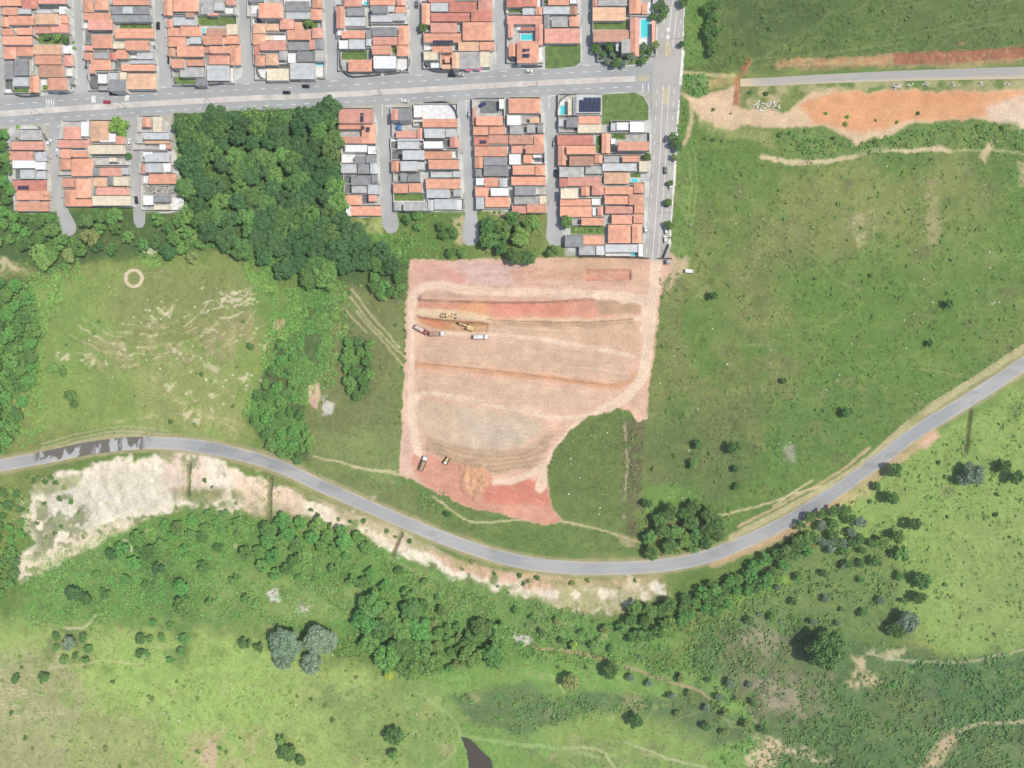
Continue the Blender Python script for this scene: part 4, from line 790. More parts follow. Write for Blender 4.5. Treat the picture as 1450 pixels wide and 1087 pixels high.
def roof_mesh(w_, d, kind, pitch, style, eave):
    """roof centred on origin in plan, w_ along x, d along y, bottom at z=eave"""
    mb = MB(); hx, hy = w_/2, d/2; t_ = .16
    if style == 'flat':
        mb.box(-hx, -hy, eave, hx, hy, eave+.2)
        r = .16
        if w_ > 1.2 and d > 1.2:
            for b_ in ((-hx,-hy,hx,-hy+r),(-hx,hy-r,hx,hy),(-hx,-hy+r,-hx+r,hy-r),(hx-r,-hy+r,hx,hy-r)): mb.box(b_[0], b_[1], eave+.2, b_[2], b_[3], eave+.42)
        return mb.mesh('roof'), eave+.42
    along = w_ >= d
    L, Wd = (hx, hy) if along else (hy, hx)
    rise = Wd*pitch
    def pt(a, b_, z): return (a, b_, z) if along else (b_, a, z)
    if style == 'mono':
        sgn = 1 if rh.random() < .5 else -1
        z0, z1 = eave, eave+rise*1.1
        v = [pt(-L,-Wd,eave-.05),pt(L,-Wd,eave-.05),pt(L,Wd,eave-.05),pt(-L,Wd,eave-.05),pt(-L,-Wd,eave+t_+(rise*1.1 if sgn > 0 else 0)),pt(L,-Wd,eave+t_+(rise*1.1 if sgn > 0 else 0)),pt(L,Wd,eave+t_+(rise*1.1 if sgn < 0 else 0)),pt(-L,Wd,eave+t_+(rise*1.1 if sgn < 0 else 0))]
        mb.add(v, [(0,3,2,1),(4,5,6,7),(0,1,5,4),(1,2,6,5),(2,3,7,6),(3,0,4,7)])
        return mb.mesh('roof'), eave+t_+rise*1.1
    e = Wd*.95 if style == 'hip' else 0.0
    e = min(e, L*.9)
    v = [pt(-L,-Wd,eave),pt(L,-Wd,eave),pt(L,Wd,eave),pt(-L,Wd,eave),pt(-L,-Wd,eave+t_),pt(L,-Wd,eave+t_),pt(L,Wd,eave+t_),pt(-L,Wd,eave+t_),pt(-L+e,0,eave+t_+rise),pt(L-e,0,eave+t_+rise)]
    mb.add(v, [(0,3,2,1),(0,1,5,4),(1,2,6,5),(2,3,7,6),(3,0,4,7),(4,5,9,8),(6,7,8,9),(5,6,9),(7,4,8)])
    if kind in 'OPRBT' and L-e > .6:      # ridge cap tiles
        a = pt(-L+e+.05,0,eave+t_+rise+.02); b_ = pt(L-e-.05,0,eave+t_+rise+.02); mb.cyl(a, b_, .11, 6)
    return mb.mesh('roof'), eave+t_+rise
def rect(x0, y0, x1, y1, h):
    a = P(x0, y1, h); b_ = P(x1, y0, h); return a[0], a[1], b_[0], b_[1]
lot_no = 0
LABELS = set()
for (row, bn, side), lots in HOUSES.items():
    cy = [np.mean([float(q) for tk in l.split(';') for q in tk.split()[2:5:2]]) for l in lots]
    order = sorted(range(len(lots)), key=lambda i: -cy[i] if row == 'upper' else cy[i])
    rank = {i: k for k, i in enumerate(order)}
    for i, l in enumerate(lots):
        lot_no += 1
        pcs = [tk.split() for tk in l.split(';')]
        pcs = [(q[0], *[float(z) for z in q[1:]]) for q in pcs]
        roofs = sorted([p for p in pcs if p[0] in RMAT and p[0] != 'S'], key=lambda p: -(p[3]-p[1])*(p[4]-p[2]))
        k0 = roofs[0][0]; sec = next((p[0] for p in roofs[1:] if p[0] != k0), None)
        col = 'lone column' if side == 'only' else side+' column'
        lab = '%s house%s, %s from avenue, %s of %s %s block' % (KIND[k0], (', %s part' % EXTRA[sec]) if sec else '', ORD[rank[i]], col, ORD[bn-1], row)
        assert lab not in LABELS; LABELS.add(lab)
        allp = [p for p in pcs if p[0] != 'b' and p[0] != 'a']
        bx0 = min(p[1] for p in allp); by0 = min(p[2] for p in allp); bx1 = max(p[3] for p in allp); by1 = max(p[4] for p in allp)
        cx, cyy = P((bx0+bx1)/2, (by0+by1)/2, 1.5)
        h = empty('house', (cx, cyy, 0.2), 0, lab, 'house', 'houses of the %s row' % row)
        X = rect(bx0-.2, by0-.2, bx1+.2, by1+.2, 0.3)
        mb = MB(); mb.box(X[0]-cx, X[1]-cyy, -.1, X[2]-cx, X[3]-cyy, .04+.006*(lot_no % 9))
        mb.build('patio', MATS[rh.choice(['patio_concrete','patio_concrete','patio_concrete','patio_white'])], h)
        # yard walls round the plot
        mb = MB(); wh = rh.uniform(1.9, 2.5); x0, y0, x1, y1 = X[0]-cx, X[1]-cyy, X[2]-cx, X[3]-cyy; tw = .17
        mb.box(x0, y0, 0, x1, y0+tw, wh); mb.box(x0, y1-tw, 0, x1, y1, wh*1.03)
        if True: mb.box(x0, y0+tw, 0, x0+tw, y1-tw, wh*.97)
        if rh.random() < .6: mb.box(x1-tw, y0+tw, 0, x1, y1-tw, wh*.96)
        mb.build('yard_wall', MATS['wall_paint'], h)
        top = 3.5; two = rh.random() < .22
        for j, p in enumerate(roofs):
            eave = rh.uniform(2.75, 3.1)+.17*((j+lot_no) % 3)
            if two and j == 0: eave += 2.4
            if k0 == 'D' and (row, bn, side, i) == ('lower',5,'left',0): eave = 6.0+.1*j
            X = rect(*p[1:5], eave+.4); pw, pd = X[2]-X[0], X[3]-X[1]; mx, my = (X[0]+X[2])/2-cx, (X[1]+X[3])/2-cyy
            kd = p[0]; ar = min(pw, pd)
            if kd in 'WC': st_ = 'flat'
            elif kd == 'L': st_ = rh.choice(['flat','mono','gable'])
            elif kd in 'GD': st_ = rh.choice(['mono','gable'])
            else: st_ = 'mono' if ar < 3.4 and rh.random() < .6 else ('hip' if max(pw, pd) < 2.3*ar and ar > 5.5 else 'gable')
            if (row, bn, side, i) in (('lower',6,'right',0),('upper',5,'left',5),('upper',6,'right',2)): st_ = 'hip'
            pitch = {'O':.34,'P':.34,'R':.34,'B':.32,'T':.32}.get(kd, .16)
            me, tz = roof_mesh(pw-.06, pd-.06, kd, pitch if ar < 7 else pitch*.75, st_, eave)
            r = mobj('roof', me, h, MATS[RMAT[kd]]); r.location = (mx, my, 0); top = max(top, tz)
            ins = .32+.03*j
            if kd in 'WCL' and st_ == 'flat': ins = .05+.01*j
            wl = MB(); wl.box(mx-pw/2+ins, my-pd/2+ins, 0, mx+pw/2-ins, my+pd/2-ins, eave+.02)
            wl.build('wall', MATS['wall_paint'], h)
        for j, p in enumerate(pcs):
            if p[0] in YMAT:
                X = rect(*p[1:5], .4); mb = MB()
                z = .11+.012*j
                if p[0] == 'k':
                    mb.box(X[0]-cx, X[1]-cyy, 0, X[2]-cx, X[3]-cyy, .2)
                    for _ in range(70):
                        a, b_ = rh.uniform(X[0], X[2]-.8)-cx, rh.uniform(X[1], X[3]-.8)-cyy; mb.box(a, b_, .2, a+rh.uniform(.3,2.0), b_+rh.uniform(.2,.9), .2+rh.uniform(.1,1.4))
                else: mb.box(X[0]-cx, X[1]-cyy, 0, X[2]-cx, X[3]-cyy, z)
                mb.build({'g':'garden_bed','k':'rubble_yard'}.get(p[0], 'terrace'), MATS[YMAT[p[0]]], h)
            elif p[0] == 'p':
                X = rect(*p[1:5], .4); x0, y0, x1, y1 = X[0]-cx, X[1]-cyy, X[2]-cx, X[3]-cyy
                pl = MB(); pl.box(x0+.25, y0+.25, 0, x1-.25, y1-.25, .3); q = pl.build('pool', MATS['pool_water'], h)
                rm_ = MB(); c = .5
                rm_.box(x0-.3, y0-.3, 0, x1+.3, y0+.25, .38); rm_.box(x0-.3, y1-.25, 0, x1+.3, y1+.3, .38); rm_.box(x0-.3, y0+.25, 0, x0+.25, y1-.25, .38); rm_.box(x1-.25, y0+.25, 0, x1+.3, y1-.25, .38)
                rm_.build('pool_rim', MATS['pool_rim'], q)
            elif p[0] in 'sS':
                zt = top+.06; X = rect(*p[1:5], zt); n = 5 if p[0] == 'S' else max(1, int((X[2]-X[0])/1.6)); wd = (X[2]-X[0])/n
                for q in range(n):
                    mb = MB(); a = X[0]+wd*q-cx
                    y0 = X[1]-cyy; y1 = X[3]-cyy-(1.4 if (p[0] == 'S' and q == 0) else 0)
                    mb.box(a+.12, y0, zt-.1, a+wd-.12, y1, zt)
                    for yy in (y0+.15, y1-.2): mb.box(a+.3, yy, zt-.6, a+.36, yy+.06, zt-.1); mb.box(a+wd-.36, yy, zt-.6, a+wd-.3, yy+.06, zt-.1)
                    mb.build('solar_panel', MATS['solar_glass'], h)
            elif p[0] == 'a':
                X = rect(*p[1:5], 2.6); mb = MB()
                x0, y0, x1, y1 = X[0]-cx, X[1]-cyy, X[2]-cx, X[3]-cyy
                mb.add([(x0,y0,2.2),(x1,y0,2.2),(x1,y1+.2,2.9),(x0,y1+.2,2.9),(x0,y0,2.12),(x1,y0,2.12),(x1,y1+.2,2.8),(x0,y1+.2,2.8)], [(0,1,2,3),(7,6,5,4),(0,4,5,1),(1,5,6,2),(2,6,7,3),(3,7,4,0)])
                mb.build('awning', MATS['awning_pink'], h)
            elif p[0] == 'b':
                c = P(p[1], p[2], 2); r_ = p[3]*S; mb = MB(); mb.cyl((c[0]-cx, c[1]-cyy, 0), (c[0]-cx, c[1]-cyy, 1.7), r_, 20, r_*1.08); mb.cyl((c[0]-cx, c[1]-cyy, 1.7), (c[0]-cx, c[1]-cyy, 2.1), r_*1.08, 20, r_*.3)
                mb.build('water_tank', MATS['tank_blue'], h)
# vacant grassy plots
for p, l in (([(772,66),(822,62),(822,88),(814,94),(790,97),(772,97)],'vacant grassy corner plot at the bottom of the seventh upper block'), ([(853,134),(900,131),(912,138),(918,150),(918,170),(905,172),(852,177)],'large vacant grass plot beside the solar panel house'), ([(808,320),(855,320),(855,332),(808,332)],'narrow green plot inside the right lower block'), ([(844,192),(851,192),(851,216),(844,216)],'slim green strip between roofs in the right lower block'), ([(843,76),(900,78),(926,66),(918,86),(903,91),(870,93),(851,90)],'dark planted corner garden of the eighth upper block')):
    flat_poly('grass_plot', p, .15, .33, 'lawn', l)

# ------------------------------------------------------------------ vegetation
def leaf_quads(c, n, size, rng):
    k = len(c); r = rng.normal(size=(k, 3)); n = n/np.linalg.norm(n, axis=1, keepdims=True)
    t_ = np.cross(n, r); t_ /= np.linalg.norm(t_, axis=1, keepdims=True)+1e-9; b_ = np.cross(n, t_)
    s_ = size[:, None]; bend = n*s_*.18
    v = np.stack([c-t_*s_-bend, c-b_*s_*.62, c+t_*s_-bend, c+b_*s_*.62], 1).reshape(-1, 3)
    return v, np.arange(k*4).reshape(k, 4)
def crown_arrays(r, seed, dens=1.0, leaf=.55, flat=.72, lumps=None):
    rng = np.random.RandomState(seed); K = lumps or max(6, int(5+r*3.4))
    bc = []; br = []
    for _ in range(K):
        a = rng.uniform(0, 2*np.pi); q = np.sqrt(rng.uniform(0, 1))*r*.68; z = (rng.uniform(.55, 1)*(1-.5*(q/(r*.7))**2))*r*flat
        bc.append((q*np.cos(a), q*np.sin(a), z)); br.append(rng.uniform(.24, .40)*r*(1.0 if r < 3 else (.82 if r < 7 else .68)))
    bc = np.array(bc); br = np.array(br); C = []; Nn = []; T = []; Sz = []
    for i in range(K):
        m_ = int(dens*(4*np.pi*br[i]**2)/(leaf*leaf*1.15))+8
        d = rng.normal(size=(m_, 3)); d /= np.linalg.norm(d, axis=1, keepdims=True); d[:, 2] = np.abs(d[:, 2])*.9-.25*rng.rand(m_); 
        rad = br[i]*(rng.uniform(.75, 1.12, m_)+.12*np.sin(d[:, 0]*7+i)*np.cos(d[:, 1]*6))
        p = bc[i]+d*rad[:, None]
        D = np.linalg.norm(p[:, None]-bc[None], axis=2)/br[None]; D[:, i] = 9
        ok = D.min(1) > .72
        p = p[ok]; d = d[ok]
        C.append(p); Nn.append(d*.75+rng.normal(size=p.shape)*.5+np.array([0, 0, .45]))
        T.append(np.full(len(p), rng.uniform(.9, 1.1))*rng.uniform(.75, 1.25, len(p))); Sz.append(rng.uniform(.6, 1.1, len(p))*leaf)
    C = np.concatenate(C); Nn = np.concatenate(Nn); T = np.concatenate(T); Sz = np.concatenate(Sz)
    v, f = leaf_quads(C, Nn, Sz, rng); tint = np.repeat(T, 4)
    # inner mass of twigs so that the crown is not see-through
    core_v = []; core_f = []; base = len(v)
    bm = bmesh.new(); bmesh.ops.create_icosphere(bm, subdivisions=1, radius=1); ico = np.array([w_.co[:] for w_ in bm.verts]); tf = np.array([[w_.index for w_ in f_.verts] for f_ in bm.faces]); bm.free()
    for i in range(K):
        core_v.append(bc[i]+ico*br[i]*.72*rng.uniform(.85, 1.1, (len(ico), 1))); core_f.append(tf+base+i*len(ico))
    cv = np.concatenate(core_v); cf = np.concatenate(core_f); cf4 = np.concatenate([cf, cf[:, 2:3]], 1)
    return np.concatenate([v, cv]), f, cf, np.concatenate([tint, np.full(len(cv), .8)])
def crown_mesh(name, *a, **k):
    v, f, cf, tint = crown_arrays(*a, **k)
    me = bpy.data.meshes.new(name); nq, n3 = len(f), len(cf)
    me.vertices.add(len(v)); me.vertices.foreach_set('co', v.astype(np.float32).ravel())
    me.loops.add(nq*4+n3*3); me.loops.foreach_set('vertex_index', np.concatenate([f.ravel(), cf.ravel()]).astype(np.int32))
    me.polygons.add(nq+n3); me.polygons.foreach_set('loop_start', np.concatenate([np.arange(nq)*4, nq*4+np.arange(n3)*3]).astype(np.int32))
    a_ = me.color_attributes.new('tint', 'FLOAT_COLOR', 'POINT'); a_.data.foreach_set('color', np.stack([tint, tint, tint, np.ones_like(tint)], 1).astype(np.float32).ravel())
    me.update(); return me
def trunk_mesh(h, r):
    mb = MB(); mb.cyl((0,0,-.8), (.1*r,0,h*.5), r*.07+.08, 8, r*.05+.06); mb.cyl((.1*r,0,h*.5), (0,.05*r,h*.95), r*.05+.06, 8, .05)
    for k in range(4):
        a = k*1.7; mb.cyl((.08*r,0,h*(.4+.08*k)), (math.cos(a)*r*.5, math.sin(a)*r*.5, h*(.72+.05*k)), r*.03+.04, 6, .03)
    return mb.mesh('trunk')
PROTO = {}
def proto(kind, r, var):
    """cached meshes of one crown size; r is snapped to a class"""
    rc = min((1.0,1.8,2.8,4.0,5.5,8.0,12.0), key=lambda q: abs(math.log(q/r)))
    key = (kind, rc, var)
    if key not in PROTO:
        sd_ = abs(hash((rc, var))) % 9999
        sd_ = int(rc*100)+var*977
        leaf = {1.0:.3,1.8:.36,2.8:.42,4.0:.5,5.5:.56,8.0:.62,12.0:.7}[rc]
        ck = ('mesh', rc, var)
        if ck not in PROTO:
            PROTO[ck] = crown_mesh('crown', rc, sd_, 1.0, leaf, .46 if rc > 6 else (.56 if rc > 3 else .68))
            PROTO[('trunk', rc)] = PROTO.get(('trunk', rc)) or trunk_mesh(1.6*rc if rc < 6 else 1.15*rc, rc)
            PROTO[('trunk', rc)].materials.clear(); PROTO[('trunk', rc)].materials.append(MATS['bark'])
        me = PROTO[ck].copy(); me.materials.clear(); me.materials.append(MATS['foliage_'+kind]); PROTO[key] = me
    return PROTO[key], PROTO[('trunk', rc)], rc
rt = random.Random(21)
NT = {'tree': 0, 'shrub': 0}
def plant(u, v, r, kind, label, group=None, name=None):
    """r crown radius in metres"""
    me, tm, rc = proto(kind, r, rt.randrange(4)); s_ = r/rc*rt.uniform(.92, 1.08)
    lift = (.75*r if r < 6 else .5*r) if r > 1.9 else .05*r
    x, y = P(u, v, lift+.45*r)
    name = name or ('tree' if r > 1.9 else 'shrub'); NT['tree' if r > 1.9 else 'shrub'] += 1
    e = empty(name, (x, y, hz(x, y)), rt.uniform(0, 6.28), label, 'tree' if r > 1.9 else 'bush', group)
    c = mobj('crown', me, e); c.location = (0, 0, lift); c.scale = (s_, s_, s_*rt.uniform(.9, 1.15))
    if r > 1.9:
        k = mobj('trunk', tm, e); k.scale = (s_, s_, (lift+.55*r)/((1.6 if rc < 6 else 1.15)*rc))
    return e
def inside(p, poly):
    c = False; n = len(poly)
    for i in range(n):
        a, b_ = poly[i], poly[i-1]
        if (a[1] > p[1]) != (b_[1] > p[1]) and p[0] < (b_[0]-a[0])*(p[1]-a[1])/(b_[1]-a[1])+a[0]: c = not c
    return c
def scatter(poly, gap, seed, tries=4000):
    r_ = random.Random(seed); out = []; us = [p[0] for p in poly]; vv = [p[1] for p in poly]
    for _ in range(tries):
        p = (r_.uniform(min(us), max(us)), r_.uniform(min(vv), max(vv)))
        if inside(p, poly) and all((p[0]-q[0])**2+(p[1]-q[1])**2 > gap*gap for q in out): out.append(p)
    return out
GROVES = []
STREET_ENDS = [((92,285),(97,324)),((198,285),(198,318)),((552,285),(554,324)),((667,285),(667,345)),((785,285),(786,345))]
def grove(poly, gap, r0, r1, kinds, label, group, seed):
    r_ = random.Random(seed)
    for p in scatter(poly, gap, seed):
        rr = r_.uniform(r0, r1)
        if any(segd(p[0], p[1], a, b_) < (rr/S+9)**2 for a, b_ in STREET_ENDS): continue
        GROVES.append((rr, p[0], p[1], r_.choice(kinds), label, group))
WOOD = [(250,162),(335,158),(345,172),(395,165),(400,158),(440,150),(472,150),(474,200),(480,300),(495,325),(545,355),(555,375),(470,378),(455,395),(425,390),(345,355),(300,335),(262,300),(262,260),(252,200)]
grove(WOOD, 17, 5.4, 8.2, ['forest','forest','forest','deep','forest','deep','mid'], 'dense dark green tree in the wood between the lower housing blocks', 'trees of the wood', 31)
grove([(105,305),(180,300),(190,325),(205,330),(212,308),(255,310),(285,340),(270,365),(205,352),(110,358),(60,372),(30,345)], 17, 3.6, 5.8, ['mid','deep','forest','deep','olive'], 'leafy tree on the slope below the left houses', 'trees below the left houses', 32)
grove([(-12,190),(5,190),(8,225),(14,260),(14,300),(60,312),(40,330),(-12,345)], 14, 3, 4.2, ['mid','deep','lush'], 'leafy tree at the left edge beside the first lower block', 'trees at the left edge by the houses', 33)
grove([(-12,395),(35,405),(50,470),(45,530),(25,580),(5,640),(-12,645)], 17, 3.4, 5.2, ['lush','mid','deep'], 'leafy tree in the belt along the left edge of the photo', 'trees along the left edge', 34)
grove([(352,585),(395,480),(420,500),(415,560),(435,600),(435,645),(412,655),(380,635)], 15, 2.4, 4.2, ['lush','mid','deep'], 'bushy tree in the gully above the curved road', 'trees in the gully', 35)
grove([(488,482),(524,485),(524,552),(505,560),(485,545)], 11.5, 2.6, 4.2, ['deep','mid'], 'small dark tree in the clump left of the building site', 'clump left of the site', 36)
grove([(528,370),(565,355),(572,390),(560,425),(530,418)], 14, 2.8, 4, ['mid','lush','deep'], 'leafy tree at the upper left corner of the building site', 'trees by the site corner', 37)
grove([(684,315),(722,308),(768,318),(770,355),(742,366),(700,362),(680,345)], 19, 5, 7, ['deep','mid','deep'], 'large dark round tree between houses and building site', 'trees between houses and site', 38)
grove([(570,302),(600,304),(600,318),(580,322)], 14, 3, 3.8, ['mid','deep'], 'tree behind the lowest house of the fifth lower block', 'trees behind the fifth lower block', 39)
grove([(625,318),(652,330),(655,360),(632,362)], 14, 3, 4, ['deep','mid'], 'tree beside the widened street end above the site', 'trees beside the street end', 40)
grove([(510,858),(545,850),(585,860),(610,895),(605,945),(560,945),(512,920)], 24, 6.5, 9, ['mid','deep','lush'], 'big green tree in the large grove below the road', 'large grove below the road', 41)
grove([(610,880),(650,890),(650,945),(615,950)], 13, 2.6, 3.6, ['mid','lush','olive'], 'smaller tree between the two large groves below the road', 'trees between the large groves', 42)
grove([(655,888),(700,880),(718,905),(710,935),(665,940)], 22, 6, 8.5, ['deep','mid'], 'big dark tree in the right grove below the road', 'right grove below the road', 43)
grove([(888,862),(960,848),(955,895),(900,905),(880,890)], 15, 4, 5.8, ['deep','mid','deep'], 'dark tree in the thicket below the road bend', 'thicket below the bend', 44)
grove([(960,850),(1020,830),(1090,790),(1140,760),(1150,775),(1090,820),(1010,870),(965,880)], 13.5, 3.2, 4.8, ['deep','mid','lush'], 'tree in the diagonal belt below the road', 'diagonal tree belt', 45)
grove([(912,752),(940,726),(975,715),(1010,722),(1032,745),(1020,765),(960,782),(912,785)], 16, 4, 5.8, ['deep','deep','mid'], 'dark tree in the grove inside the road curve', 'grove inside the road curve', 46)
grove([(1130,735),(1160,722),(1205,722),(1228,745),(1215,770),(1170,775),(1140,760)], 14, 3, 4.4, ['deep','greygreen','deep'], 'dark tree in the clump right of the road', 'clump right of the road', 47)
grove([(1185,770),(1240,760),(1238,800),(1200,800)], 15, 2.6, 3.6, ['deep','mid'], 'dark tree below the clump right of the road', 'trees below the clump', 48)
grove([(170,765),(210,762),(215,800),(172,800)], 20, 4.6, 5.6, ['deep','lush'], 'dark round tree at the foot of the sandy slope', 'trees at the foot of the slope', 49)
grove([(365,740),(420,735),(510,755),(520,775),(430,790),(385,830),(365,790)], 17, 3.8, 5.6, ['mid','lush','deep'], 'leafy tree in the thicket below the pale road bank', 'thicket below the road bank', 50)
grove([(225,745),(330,722),(345,745),(240,765)], 14, 2.8, 4, ['lush','mid'], 'leafy tree along the lower edge of the sandy slope', 'trees along the sandy slope', 51)
grove([(-12,790),(20,780),(28,820),(-12,850)], 13, 3, 4, ['deep','mid'], 'dark tree at the left edge below the road', 'trees at left edge below road', 52)
grove([(1000,2),(1014,2),(1014,78),(1002,80)], 12, 2.8, 3.6, ['deep','deep'], 'dark tree in the row beside the upper right field', 'tree row in the upper right field', 53)
grove([(905,60),(930,58),(926,78),(908,88)], 10, 2.2, 3, ['olive','deep'], 'tree on the rounded corner of the eighth upper block', 'trees on the eighth block corner', 54)
grove([(925,2),(945,2),(940,24),(922,24)], 10, 2.2, 3.4, ['deep','deep'], 'dark street tree beside the top right houses', 'street trees beside the top houses', 55)
grove([(842,66),(870,64),(896,78),(888,90),(860,90)], 11, 2.2, 3.2, ['deep','deep','greygreen'], 'dark tree in the corner garden of the eighth upper block', 'trees in the corner garden', 56)
grove([(235,745),(340,738),(360,770),(350,850),(260,860),(210,830),(150,860),(90,840),(120,800)], 27, 2.6, 6.0, ['lush','mid','deep','mid','forest'], 'leafy tree in the scrub below the sandy slope', 'trees in the scrub', 61)
grove([(480,785),(560,805),(640,840),(600,860),(500,830),(420,820)], 24, 2.2, 4.2, ['mid','lush','deep'], 'tree in the scrub above the large grove', 'trees in the scrub above the grove', 62)
grove([(725,860),(870,885),(870,925),(760,900)], 24, 2.0, 3.0, ['mid','olive','deep'], 'tree in the scrub right of the groves', 'trees in the scrub right of the groves', 63)
grove([(1140,775),(1270,790),(1290,860),(1160,890),(1060,880)], 30, 2.0, 2.9, ['mid','deep','greygreen'], 'small tree in the rough field below the clump', 'small trees in the rough field', 64)
grove([(890,960),(1060,960),(1100,1040),(1000,1040)], 24, 2.0, 3.2, ['deep','olive','greygreen'], 'small tree in the brownish marsh', 'small trees in the marsh', 65)
grove([(75,900),(125,900),(128,935),(75,940)], 16, 2.0, 3, ['deep','mid'], 'small tree on the dark mound at lower left', 'trees on the mound', 66)
grove([(210,880),(260,890),(255,940),(205,930)], 18, 2.0, 3, ['mid','lush'], 'small tree in the green hollow at lower left', 'trees in the hollow', 67)
grove([(-8,690),(22,690),(34,740),(22,780),(-8,785)], 15, 2.2, 3.6, ['mid','lush','deep'], 'leafy tree left of the sandy slope', 'trees left of the sandy slope', 68)
for a_, b_ in ((40,674),(48,680),(56,675),(64,682),(72,676),(78,684)): plant(a_, b_, 1.85, 'deep', 'dark olive bush at the top left of the sandy slope', 'bushes at the top of the sandy slope')
SING = [(75,520,3.2,'mid','leafy tree left of the dark pair in the left meadow'),(88,526,2.8,'deep','tree right of the first on the left edge of the meadow'),(97,560,4,'deep','dark round tree, upper of two near the stained road'),(103,572,2.8,'deep','dark round tree, lower of two near the stained road'),(395,487,3.2,'deep','dark tree at the head of the gully'),(355,490,2.6,'deep','small dark tree right of the eroded meadow'),(402,912,11,'greygreen','large grey-green tree, left of the pale pair in the lower left'),(451,910,11.5,'greygreen','large grey-green tree, right of the pale pair in the lower left'),(400,935,7,'greygreen','grey-green tree tucked below the pale pair'),(440,942,7.5,'greygreen','grey-green tree at the bottom of the pale pair'),
 (1172,922,13,'deep','very large dark tree standing alone above the marsh'),(1290,882,8,'greygreen','broad grey-green tree below the two dark round trees'),(1272,893,6,'deep','dark tree leaning against the broad grey-green one'),(1308,822,6.2,'deep','dark round tree, upper of two in the lower right field'),(1303,846,4.4,'deep','dark round tree, lower of two in the lower right field'),
 (1268,666,4.8,'deep','round dark tree beside the right part of the curved road'),(1382,670,7.5,'greygreen','large greyish tree in the right field'),(1365,678,4,'greygreen','small greyish tree left of the large greyish one'),(1424,660,4,'deep','dark tree between the two bigger trees at right'),(1441,676,5,'deep','dark round tree close to the right edge'),(1263,706,5,'deep','dark tree below the round roadside tree'),(1243,688,2.6,'deep','small dark tree left of the round roadside tree'),(1296,742,5,'deep','tall dark tree right of the roadside clump'),(1272,760,5.2,'mid','green tree between the clump and the tall dark tree'),(1278,785,4.6,'mid','green tree lowest beside the roadside clump'),
 (1252,770,5,'mid','green tree at the left of the trio beside the clump'),(1040,633,4.4,'deep','largest dark round tree in the middle of the right field'),(988,629,3,'deep','dark tree left of the largest tree in the right field'),(1042,664,2.3,'deep','small dark tree below the largest tree in the right field'),(1043,689,2.6,'deep','small dark tree lowest in its line in the right field'),(982,656,3.2,'mid','green bushy tree left of the line of three dark trees'),
 (1201,583,3.6,'deep','dark oval tree in the right field near the curved road'),(1010,419,3,'deep','small dark tree right of the white van'),(917,714,3.3,'deep','dark tree at the upper left of the grove inside the curve'),(635,728,2.4,'deep','small dark tree between the red soil and the road'),
 (557,1042,6,'deep','dark round tree alone near the bottom'),(557,1070,3.6,'mid','green tree just below the lone dark round tree'),(405,1067,6,'deep','dark tree clump near the bottom left'),(398,1048,3.4,'mid','small tree above the dark clump near the bottom left'),(425,1078,3.2,'deep','small tree right of the dark clump near the bottom left'),(808,966,5.6,'olive','round olive tree in the bright meadow'),(865,950,5.2,'deep','dark tree beside the dirt trail'),(900,1022,5,'deep','dark tree in the pale meadow at the bottom'),(812,915,3.2,'bright','bright green tree above the dirt trail'),(702,940,4.2,'deep','dark small tree below the right grove'),(550,956,3.4,'lime','yellow-green tree below the large grove'),
 (120,848,4.4,'deep','lone dark tree in the scrub at lower left'),(345,912,4,'deep','dark tree left of the pale pair'),(365,918,3.4,'deep','dark tree touching the pale pair on its left'),(512,826,3.8,'deep','dark round tree above the large grove'),(625,865,3.4,'deep','dark tree at the end of the dirt trail above the groves'),(60,960,3.6,'deep','dark tree among the bare stripes at lower left'),(22,962,2.8,'deep','small tree left of the bare stripes'),(94,912,4.6,'greygreen','grey-green tree on the dark mound at lower left'),(198,905,3,'deep','dark tree in the lower left meadow, upper of two'),(198,926,3.2,'deep','dark tree in the lower left meadow, lower of two'),
 (167,177,6.5,'bright','bright green tree on the corner beside the avenue'),(172,188,3,'bright','small bright tree below the bright corner tree'),(256,222,2.6,'lime','lime green tree, upper, beside the third lower block'),(252,232,2.4,'lime','lime green tree, lower, beside the third lower block'),
 (801,314,3.9,'mid','round green tree beside the fifth lower street'),(783,355,4,'deep','round dark tree at the end of the fifth lower street'),(955,196,4,'deep','dark tree, largest beside the right road'),(960,206,3.2,'deep','dark tree just below the largest beside the right road'),(955,222,2.4,'olive','small olive tree on the right road kerb'),(949,259,2.2,'deep','small dark tree beside the white parked car'),(946,286,2.4,'deep','small dark kerb tree halfway down the right road'),(947,319,3.2,'deep','dark tree above the two white parked cars'),(966,62,2.2,'deep','small dark kerb tree by the yellow hatching'),(968,2,3,'deep','dark kerb tree at the top right road'),(916,222,2.5,'deep','small dark tree in front of the orange houses'),(598,38,2.6,'deep','small dark street tree left of the sixth upper block'),(182,221,2.2,'deep','small dark tree in front of the cream roofed house'),
 (66,52,2.6,'deep','dark tree in the garden of the first block, left'),(80,52,2.4,'mid','tree in the garden of the first block, middle'),(93,56,2.4,'deep','dark tree in the garden of the first block, right'),(437,33,2.8,'deep','dark tree among the roofs of the fourth upper block'),(880,18,2.5,'deep','dark tree behind the tan roof of the eighth block'),(1110,539,2.2,'deep','small dark tree in the middle of the right field'),(1344,430,2.8,'deep','dark tree far right in the large field'),(1318,486,2.2,'deep','small dark tree right of the field centre'),(385,352,4,'lush','bright tree at the lower edge of the wood')]
for s_ in SING: plant(*s_)
GROVES.sort(key=lambda q: -q[0])
KEEP = 292-NT['tree']
print('grove trees', len(GROVES), 'kept', KEEP)
for q in GROVES[:KEEP]: plant(q[1], q[2], q[0], q[3], q[4], q[5])
small = {}
VV, FF, TT, off_ = [], [], [], 0
